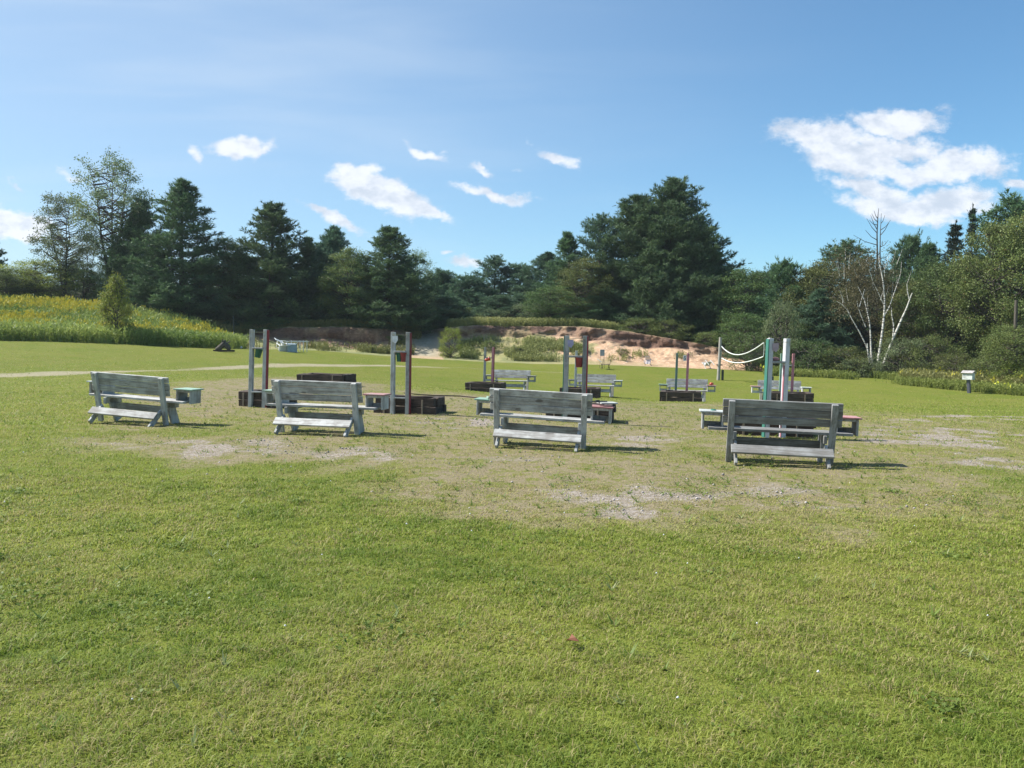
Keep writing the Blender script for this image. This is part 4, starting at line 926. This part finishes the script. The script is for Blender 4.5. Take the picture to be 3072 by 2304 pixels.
NG = [(772, 18.0, dict(label='left end near goal frame with one tilted green cup', cups=((-.02, M_gcup, .22),), leanx=.05, tagpos=None, mL=M_wz, mR=M_wz, mside_L=None, mside_R=M_redz)),
      (1200, 17.1, dict(label='near goal frame with green and red cups and a white card', cups=((-.04, M_gcup, 0), (.075, M_rcup, 0)), leanx=.01, tagpos=-.10, mL=M_wz, mR=M_wz, mside_L=None, mside_R=M_redz)),
      (1722, 16.1, dict(label='near goal frame behind the knotty bench with one red cup', cups=((.07, M_rcup, 0),), leanx=.015, sp=.185, tagpos=-.09, mL=M_wz, mR=M_dkz, mside_L=M_greenz, mside_R=M_redz)),
      (2322, 14.2, dict(label='tallest looking goal frame behind the darkest bench, wide green left face', cups=(), leanx=.035, sp=.165, tagpos=-.06, mL=M_whz, mR=M_whz, mside_L=M_greenz, mside_R=None))]
GTH = -R(12)
M_tagp = plain('faded_card', (.45, .33, .38), .6); M_tagb = plain('lilac_card', (.36, .34, .52), .6)
for i, (px, Y, kw) in enumerate(NG):
    X, Y, z = place(px, Y)
    if i == 3: kw['tagm'] = M_tagp
    if i == 2: kw['tagm'] = M_tagb
    gth = GTH if i < 3 else R(14)
    o = goal(loc=(X, Y, z - .02), rz=gth, **kw)
    if i == 3:
        bm = bmesh.new(); bmesh.ops.create_icosphere(bm, subdivisions=2, radius=.06, matrix=Matrix.Translation((0, 0, .035)) @ Matrix.Diagonal((1.2, .9, .6, 1)))
        q = bm_obj('cup_lid', bm, M_pink, loc=(X - .01, Y + .02, z + 1.36)); tag(q, 'small faded red cap resting on the crossbar of the right near goal', 'cap')
        bm = bmesh.new(); beam(bm, (.112, -.025, .02), (.112 + .03, -.025, 1.30), .016, .035, .002); bm_obj('painted_strip', bm, M_pinkz, o)
NBX = [('tie box behind the left end near goal', 0, .5, 1.08), ('tie box behind the goal with the white card', .06, .56, 1.36), ('tie box behind the goal with one red cup', .05, .6, 1.4), ('tie box seen under the darkest bench', -.02, .62, 1.45)]
for i, ((px, Y, kw), (lab, dx, dy, w_)) in enumerate(zip(NG, NBX)):
    X, Y, z = place(px, Y); v = Matrix.Rotation(TH, 3, 'Z') @ Vector((dx, dy, 0)); x, y = X + v.x, Y + v.y
    tiebox(lab, (x, y, g1(x, y)), TH, w_, .72, 2, i + 1, .185)
FG = [(1464, 31.5, dict(label='far goal frame with an orange red cup, left of the far row', cups=((.03, M_orcup, 1.2),), mL=M_dkz, mR=M_pinkz, mside_L=None, mside_R=M_redz)),
      (1738, 30.2, dict(label='far goal frame mostly hidden by the near red edged post', cups=(), mL=M_wz, mR=M_wz, mside_L=None, mside_R=None)),
      (2042, 28.8, dict(label='far goal frame with dull green and pink posts and a white number card', cups=(), mL=M_greenz, mR=M_pinkz, mside_L=None, mside_R=None, shelf=False)),
      (2356, 28.3, dict(label='far goal frame with pale green and pink posts behind the darkest bench', cups=(), mL=M_lgreenz, mR=M_pinkz, mside_L=None, mside_R=None))]
for i, (px, Y, kw) in enumerate(FG):
    X, Y, z = place(px, Y); kw['sp'] = [.16, .17, .195, .20][i]
    if i == 2:
        kw['mL'] = wood('dull_green_upright', (.13, .21, .18), (.22, .24, .22), 'z', .62)
    o = goal(loc=(X, Y, z - .02), rz=TH, lower=False, **kw)
    if i == 2:
        bm = bmesh.new(); box(bm, (0, 0, 0), (.12, .008, .20), None, .002); cd = bm_obj('card', bm, M_paper, o, loc=(.11, -.055, 1.60))
        bm = bmesh.new()
        for (cx_, cz_, sx_, sz_) in ((0, .055, .07, .014), (-.028, .03, .014, .036), (0, .005, .07, .014), (.028, -.022, .014, .04), (0, -.05, .07, .014)): box(bm, (cx_, -.0065, cz_), (sx_, .003, sz_), None, 0)
        bm_obj('digit', bm, M_ink, cd)
    v = Matrix.Rotation(TH, 3, 'Z') @ Vector(((.05, .12, -.02, .05)[i], -.62, 0)); x, y = X + v.x, Y + v.y
    tiebox(['far tie box at the left with a thin stake in front', 'far tie box right of the near red edged post', 'far tie box in front of the dull green and pink posts', 'far tie box behind the darkest bench'][i], (x, y, g1(x, y) + .02), TH, 1.42, .9, 2, i + 11, .19)
# the lone box beyond the second bench
X, Y, z = place(978, 24.0); tiebox('dark tie box on the brown mound beyond the second bench', (X, Y, z), TH, 1.5, .9, 2, 33, .18)
# cord on the grass
tb = Tubes(); pts = []
for px, py in ((1212,1181),(1250,1185),(1300,1188),(1380,1190),(1440,1196),(1475,1201)):
    x, y = hit(px, py); pts.append((x, y, g1(x, y) + .02))
tb.add(np.array(pts), [.016] * len(pts), 6); tag(link('cord', tb.mesh('cord'), M_tie), 'dark cord stretched over the grass between near and far pits', 'cord')

# ------------------------------------------------------------------ small things far off
def chair(bm, mi=0, s=1.):
    """resin armchair: seat, slatted back, arms, four tapering legs"""
    box(bm, (0, 0, .40 * s), (.48 * s, .46 * s, .035 * s), None, .01)
    for i in range(5): box(bm, ((-.18 + .09 * i) * s, .25 * s, .63 * s), (.055 * s, .02 * s, .44 * s), Matrix.Rotation(-.2, 4, 'X'), .004)
    box(bm, (0, .29 * s, .86 * s), (.46 * s, .03 * s, .07 * s), Matrix.Rotation(-.2, 4, 'X'), .01)
    for sx in (-1, 1):
        box(bm, (sx * .26 * s, .02 * s, .62 * s), (.055 * s, .46 * s, .025 * s), None, .008)
        beam(bm, (sx * .27 * s, -.24 * s, 0), (sx * .25 * s, -.20 * s, .62 * s), .05 * s, .03 * s); beam(bm, (sx * .27 * s, .27 * s, 0), (sx * .23 * s, .22 * s, .42 * s), .05 * s, .03 * s)
def chair_thing(name, px, Y, rot, m, label, dz=0, group=None, s=1.):
    X, Y, z = place(px, Y); t = thing(name, label, 'chair', (X, Y, z + dz), 0, group); t.rotation_euler = rot; t.scale = (s, s, s)
    bm = bmesh.new(); box(bm, (0, 0, .40), (.50, .46, .035), None, .01); bm_obj('seat', bm, m, t)
    bm = bmesh.new()
    for i in range(5): box(bm, ((-.18 + .09 * i), .265, .63), (.06, .02, .42), Matrix.Rotation(-.2, 4, 'X'), .004)
    box(bm, (0, .315, .86), (.46, .03, .07), Matrix.Rotation(-.2, 4, 'X'), .01); bm_obj('backrest', bm, m, t)
    for sx in (-1, 1):
        bm = bmesh.new(); box(bm, (sx * .27, .02, .63), (.055, .50, .025), None, .008); bm_obj('armrest', bm, m, t)
        bm = bmesh.new(); beam(bm, (sx * .28, -.25, 0), (sx * .26, -.20, .62), .05, .035); bm_obj('leg', bm, m, t)
        bm = bmesh.new(); beam(bm, (sx * .28, .29, 0), (sx * .24, .22, .60), .05, .035); bm_obj('leg', bm, m, t)
    return t
CG = 'plastic chairs left about the clearing'
chair_thing('lawn_chair', 843, 46, (R(100), 0, R(35)), M_wmetal, 'white chair tipped on its back left of the blue grey one', .18, CG)
chair_thing('lawn_chair', 866, 46.6, (R(78), R(15), R(-60)), M_wmetal, 'white chair lying on its side in the middle of the tipped pile', .22, CG)
chair_thing('lawn_chair', 878, 45.2, (R(95), R(0), R(200)), M_bchair, 'blue grey chair tipped forward before the white rail', .28, CG)
chair_thing('lawn_chair', 2131, 50.0, (R(-48), 0, R(25)), M_wmetal, 'white chair slumped back alone on the sand left of the net post', .12, CG, .75)
chair_thing('lawn_chair', 1948, 51.2, (R(60), 0, R(-30)), M_sign, 'grey chair tipped against the foot of the sand slope', .1, CG, .7)
# white rail
X, Y, z = place(905, 47); o = thing('metal_rail', 'white tube rail with upright legs beside the tipped chairs', 'rail', (X, Y, z), R(-5))
bm = bmesh.new(); beam(bm, (-.75, 0, .62), (.32, 0, .62), .035, .035, .004, side=Vector((0, 0, 1))); beam(bm, (-.75, .4, .60), (.32, .4, .60), .035, .035, .004, side=Vector((0, 0, 1))); bm_obj('rail_bar', bm, M_wmetal, o)
for x in (-.7, -.1, .1, .32):
    bm = bmesh.new(); beam(bm, (x, 0 if x > -.5 else .2, 0), (x, 0 if x > -.5 else .2, .66), .035, .035); bm_obj('leg', bm, M_wmetal, o)
# driftwood stump lying on a plank
X, Y, z = place(672, 41); o = thing('stump', 'dark twisted stump lying on a plank at the foot of the flower slope', 'stump', (X, Y, z), R(8))
bm = bmesh.new(); box(bm, (0, 0, .06), (1.05, .16, .10), None, .01); bm_obj('plank', bm, M_tie, o)
tb = Tubes(); tb.add(np.array([(-.42, 0, .12), (-.2, .02, .22), (.0, 0, .42), (.06, .02, .62)]), [.06, .14, .13, .03], 8); tb.add(np.array([(.28, 0, .10), (.16, 0, .28), (.02, 0, .44)]), [.08, .15, .10], 8); tb.add(np.array([(.05, 0, .42), (.2, .04, .48), (.3, .06, .56)]), [.04, .035, .025], 6); tb.add(np.array([(-.02, 0, .4), (-.08, -.03, .55), (-.03, -.05, .7)]), [.06, .04, .015], 6)
link('stump_wood', tb.mesh('stump_wood'), M_bark, o)
# ball
X, Y, z = place(723, 46); bm = bmesh.new(); bmesh.ops.create_uvsphere(bm, u_segments=16, v_segments=10, radius=.085, matrix=Matrix.Diagonal((1, 1, .92, 1))); 
for v in bm.verts: v.co *= 1 + .02 * math.sin(v.co.x * 60)
o = bm_obj('ball', bm, M_paper, loc=(X, Y, z + .08)); tag(o, 'small pale ball on the lawn edge near the dark thin post', 'ball')
# thin post
tb = Tubes(); X, Y, z = place(702, 47.5); zt = P(702, 945, 47.5).z - z; tb.add(np.array([(0, 0, -.1), (.0, 0, zt * .5), (-.02, 0, zt)]), [.03, .03, .026], 6)
tag(link('steel_post', tb.mesh('steel_post'), M_metal, loc=(X, Y, z)), 'thin dark upright post at the end of the flower slope', 'post')
# grey panel on stand with folding chair
X, Y, z = place(1806, 47.5); o = thing('panel_stand', 'grey blank panel on a thin wire stand before the sand slope', 'sign', (X, Y, z), R(4))
zt = P(1806, 1048, 47.5).z - z
bm = bmesh.new(); box(bm, (0, 0, zt - .2), (.27, .02, .38), None, .004)
bm_obj('panel', bm, M_sign, o)
for sx in (-1, 1):
    bm = bmesh.new(); beam(bm, (sx * .14, .0, 0), (sx * .11, 0.012, zt - .39), .014, .014, .001); bm_obj('leg', bm, M_metal, o)
X, Y, z = place(1816, 46.8); o = thing('folding_chair', 'dark green folding chair frame below the grey panel', 'chair', (X, Y, z), R(-25))
bm = bmesh.new(); box(bm, (0, 0, .30), (.44, .36, .025)); bm_obj('seat', bm, M_metal, o)
for sx in (-1, 1):
    for (a, b_) in (((-.2, 0), (.2, .32)), ((.22, 0), (-.18, .34))):
        bm = bmesh.new(); beam(bm, (sx * .21, a[0], 0), (sx * .21, b_[0], b_[1] + .02), .025, .025); bm_obj('leg', bm, M_metal, o)
    bm = bmesh.new(); beam(bm, (sx * .22, .18, .3), (sx * .22, .24, .6), .025, .025); bm_obj('back_post', bm, M_metal, o)
bm = bmesh.new(); box(bm, (-.38, 0, .52), (.34, .05, .03), Matrix.Rotation(.6, 4, 'Y')); bm_obj('armrest', bm, M_wmetal, o)
# volleyball posts and net lines
YV = 42.0; YV2 = 38.5
def vpost(px, topy, Y, label):
    X, Y, z = place(px, Y); zt = P(px, topy, Y).z - z; o = thing('net_post', label, 'net post', (X, Y, z), 0, 'volleyball net posts')
    tb = Tubes(); tb.add(np.array([(-.06, 0, -.1), (-.02, 0, zt * .5), (0, 0, zt)]), [.085, .08, .075], 10); tb.add(np.array([(0, 0, zt), (0, 0, zt + .005)]), [.075, .001], 10); link('pole', tb.mesh('pole'), M_galv, o)
    bm = bmesh.new(); box(bm, (.17, .03, .27), (.10, .14, .54), None, .01); bm_obj('brace_block', bm, M_metal, o)
    bm = bmesh.new(); box(bm, (-.02, 0, .80), (.32, .10, .06), None, .01); bm_obj('clamp', bm, M_metal, o)
    return X, Y, z, zt
A = vpost(2158, 1012, YV, 'free standing grey volleyball post at the left end of the net lines'); B = vpost(2306, 1012, YV2, 'volleyball post hidden behind the green faced goal post')
o = thing('volleyball_net', 'sagging white top and bottom lines of a volleyball net', 'net', (A[0], A[1], A[2]))
def line(ax, ay, sag, bpx, by):
    a = P(ax, ay, YV); b_ = P(bpx, by, YV2); out = []
    for s in np.linspace(0, 1, 15): q = a.lerp(b_, s); q.z -= sag * 4 * s * (1 - s) * (1.25 - .5 * s); out.append(tuple(q - Vector(A[:3])))
    return np.array(out)
L1 = line(2163, 1037, .52, 2292, 1028); L2 = line(2163, 1073, .28, 2290, 1070)
for q, nm in ((L1, 'net_line'), (L2, 'net_line')):
    tb = Tubes(); tb.add(q, [.028] * len(q), 6); link(nm, tb.mesh(nm), M_rope, o)
for k2 in (0, -1):
    tb = Tubes(); tb.add(np.array([L1[k2], (L1[k2] + L2[k2]) / 2 + np.array([.02, 0, 0]), L2[k2]]), [.014] * 3, 5); link('end_line', tb.mesh('end_line'), M_rope, o)
# the net mesh itself, dark fine cords
tb = Tubes()
for i in range(1, 42):
    s = i / 42 * 14; j = int(min(13, s)); f = s - j; a = L1[j] * (1 - f) + L1[j + 1] * f; b_ = L2[j] * (1 - f) + L2[j + 1] * f; tb.add(np.array([a, b_]), [.0025] * 2, 3)
for i in range(1, 8): tb.add(L1 * (1 - i / 8) + L2 * (i / 8), [.0025] * 15, 3)
link('net_mesh', tb.mesh('net_mesh'), M_metal, o)
# box on a leaning post
X, Y, z = place(2908, 35.5); zt = P(2900, 1105, 35.5).z - z
o = thing('box_on_post', 'white birdhouse like box with a board roof on a leaning post', 'birdhouse', (X, Y, z), R(38))
bm = bmesh.new(); beam(bm, (.0, 0, -.1), (-.16, 0, zt * .55), .13, .12); bm_obj('post', bm, M_postbr, o)
bm = bmesh.new(); box(bm, (-.16, 0, zt * .55 + .14), (.26, .42, .30), None, .006); bm_obj('house_box', bm, M_white, o)
bm = bmesh.new(); box(bm, (-.25, 0, zt * .55 + .335), (.24, .50, .025), Matrix.Rotation(-.45, 4, 'Y'), .003); box(bm, (-.06, 0, zt * .55 + .335), (.24, .50, .025), Matrix.Rotation(.45, 4, 'Y'), .003)
rf = bm_obj('roof', bm, M_shingle, o)
r = np.random.RandomState(77); yy_ = np.sqrt(r.uniform(5.5 ** 2, 17 ** 2, 60000)); xx_ = (r.rand(60000) * 2 - 1) * .72 * yy_; w, g, p = masks(xx_, yy_)
kp = r.rand(60000) < g * .25 + w * .012; xx_, yy_ = xx_[kp], yy_[kp]; n = len(xx_); sz = (.007 + .015 * r.rand(n) ** 3)[:, None, None]
O8 = np.array([(1, 0, 0), (-1, 0, 0), (0, 1, 0), (0, -1, 0), (0, 0, .7), (0, 0, -.7)], float)[None] * (.7 + .6 * r.rand(n, 6, 1)) * sz
V = (O8 + np.stack([xx_, yy_, gz(xx_, yy_) + .006], -1)[:, None]).reshape(-1, 3)
Fp = (np.arange(n)[:, None, None] * 6 + np.array([[0, 2, 4], [2, 1, 4], [1, 3, 4], [3, 0, 4], [2, 0, 5], [1, 2, 5], [3, 1, 5], [0, 3, 5]])[None]).reshape(-1, 3)
M_peb = leaf_mat('pebble_stone', (.20, .18, .16), (.58, .54, .50), None, 0)
tag(link('pebbles', np_mesh('pebbles', V, Fp, tint=np.repeat(r.rand(n) * .9, 6)), M_peb), 'grey and white pebbles strewn over the bare ground', 'gravel', kind='stuff')
# dry leaf on the lawn
x, y = hit(1717, 1950); z = g1(x, y); bm = bmesh.new(); pts = [(0, -.045), (.03, -.02), (.038, .01), (.015, .02), (0, .055), (-.018, .02), (-.036, .008), (-.028, -.02)]
vs = [bm.verts.new((a, b_, .055 + .012 * math.cos(i * 1.7))) for i, (a, b_) in enumerate(pts)]; vs2 = [bm.verts.new(v.co + Vector((0, 0, .0015))) for v in vs]; bm.faces.new(vs[::-1]); bm.faces.new(vs2)
for i in range(8): bm.faces.new((vs[i], vs[(i + 1) % 8], vs2[(i + 1) % 8], vs2[i]))
tag(bm_obj('dry_leaf', bm, plain('rust_leaf', (.20, .07, .03), .7), loc=(x, y, z)), 'curled rust brown leaf lying on the lawn', 'leaf')
# clover heads
r = np.random.RandomState(12); cl = []; V = []; Fc = []
for _ in range(40):
    y = r.uniform(3.2, 11); x = r.uniform(-.66, .66) * y; z = g1(x, y) + .05; s = .0065 * (.8 + .6 * r.rand())
    o8 = np.array([(1, 0, 0), (-1, 0, 0), (0, 1, 0), (0, -1, 0), (0, 0, 1), (0, 0, -1)]) * s + np.array([x, y, z]); b0 = len(V) * 6; V.append(o8)
    Fc.append(np.array([[0, 2, 4], [2, 1, 4], [1, 3, 4], [3, 0, 4], [2, 0, 5], [1, 2, 5], [3, 1, 5], [0, 3, 5]]) + b0)
tag(link('clover_flowers', np_mesh('clover_flowers', np.concatenate(V), np.concatenate(Fc)), M_paper), 'tiny white clover heads scattered in the lawn', 'flowers', kind='stuff')
# ------------------------------------------------------------------ air
bm = bmesh.new(); zlo, zhi = float(GZ.min()) - 1, max(float(GZ.max()) + 1, 21.0); box(bm, (0, 500, (zlo + zhi) / 2), (3000, 2600, zhi - zlo), None, 0)
M_haze = bpy.data.materials.new('haze'); M_haze.use_nodes = True; k = N(M_haze.node_tree); k.n.clear()
pv = k.new('ShaderNodeVolumePrincipled'); pv.inputs['Color'].default_value = (.80, .90, 1, 1); pv.inputs['Density'].default_value = .0003; pv.inputs['Anisotropy'].default_value = .2
o = k.new('ShaderNodeOutputMaterial'); k.l.new(pv.outputs[0], o.inputs['Volume'])
tag(bm_obj('haze', bm, M_haze), kind='stuff')
sc.cycles.max_bounces = 6; sc.cycles.transparent_max_bounces = 4
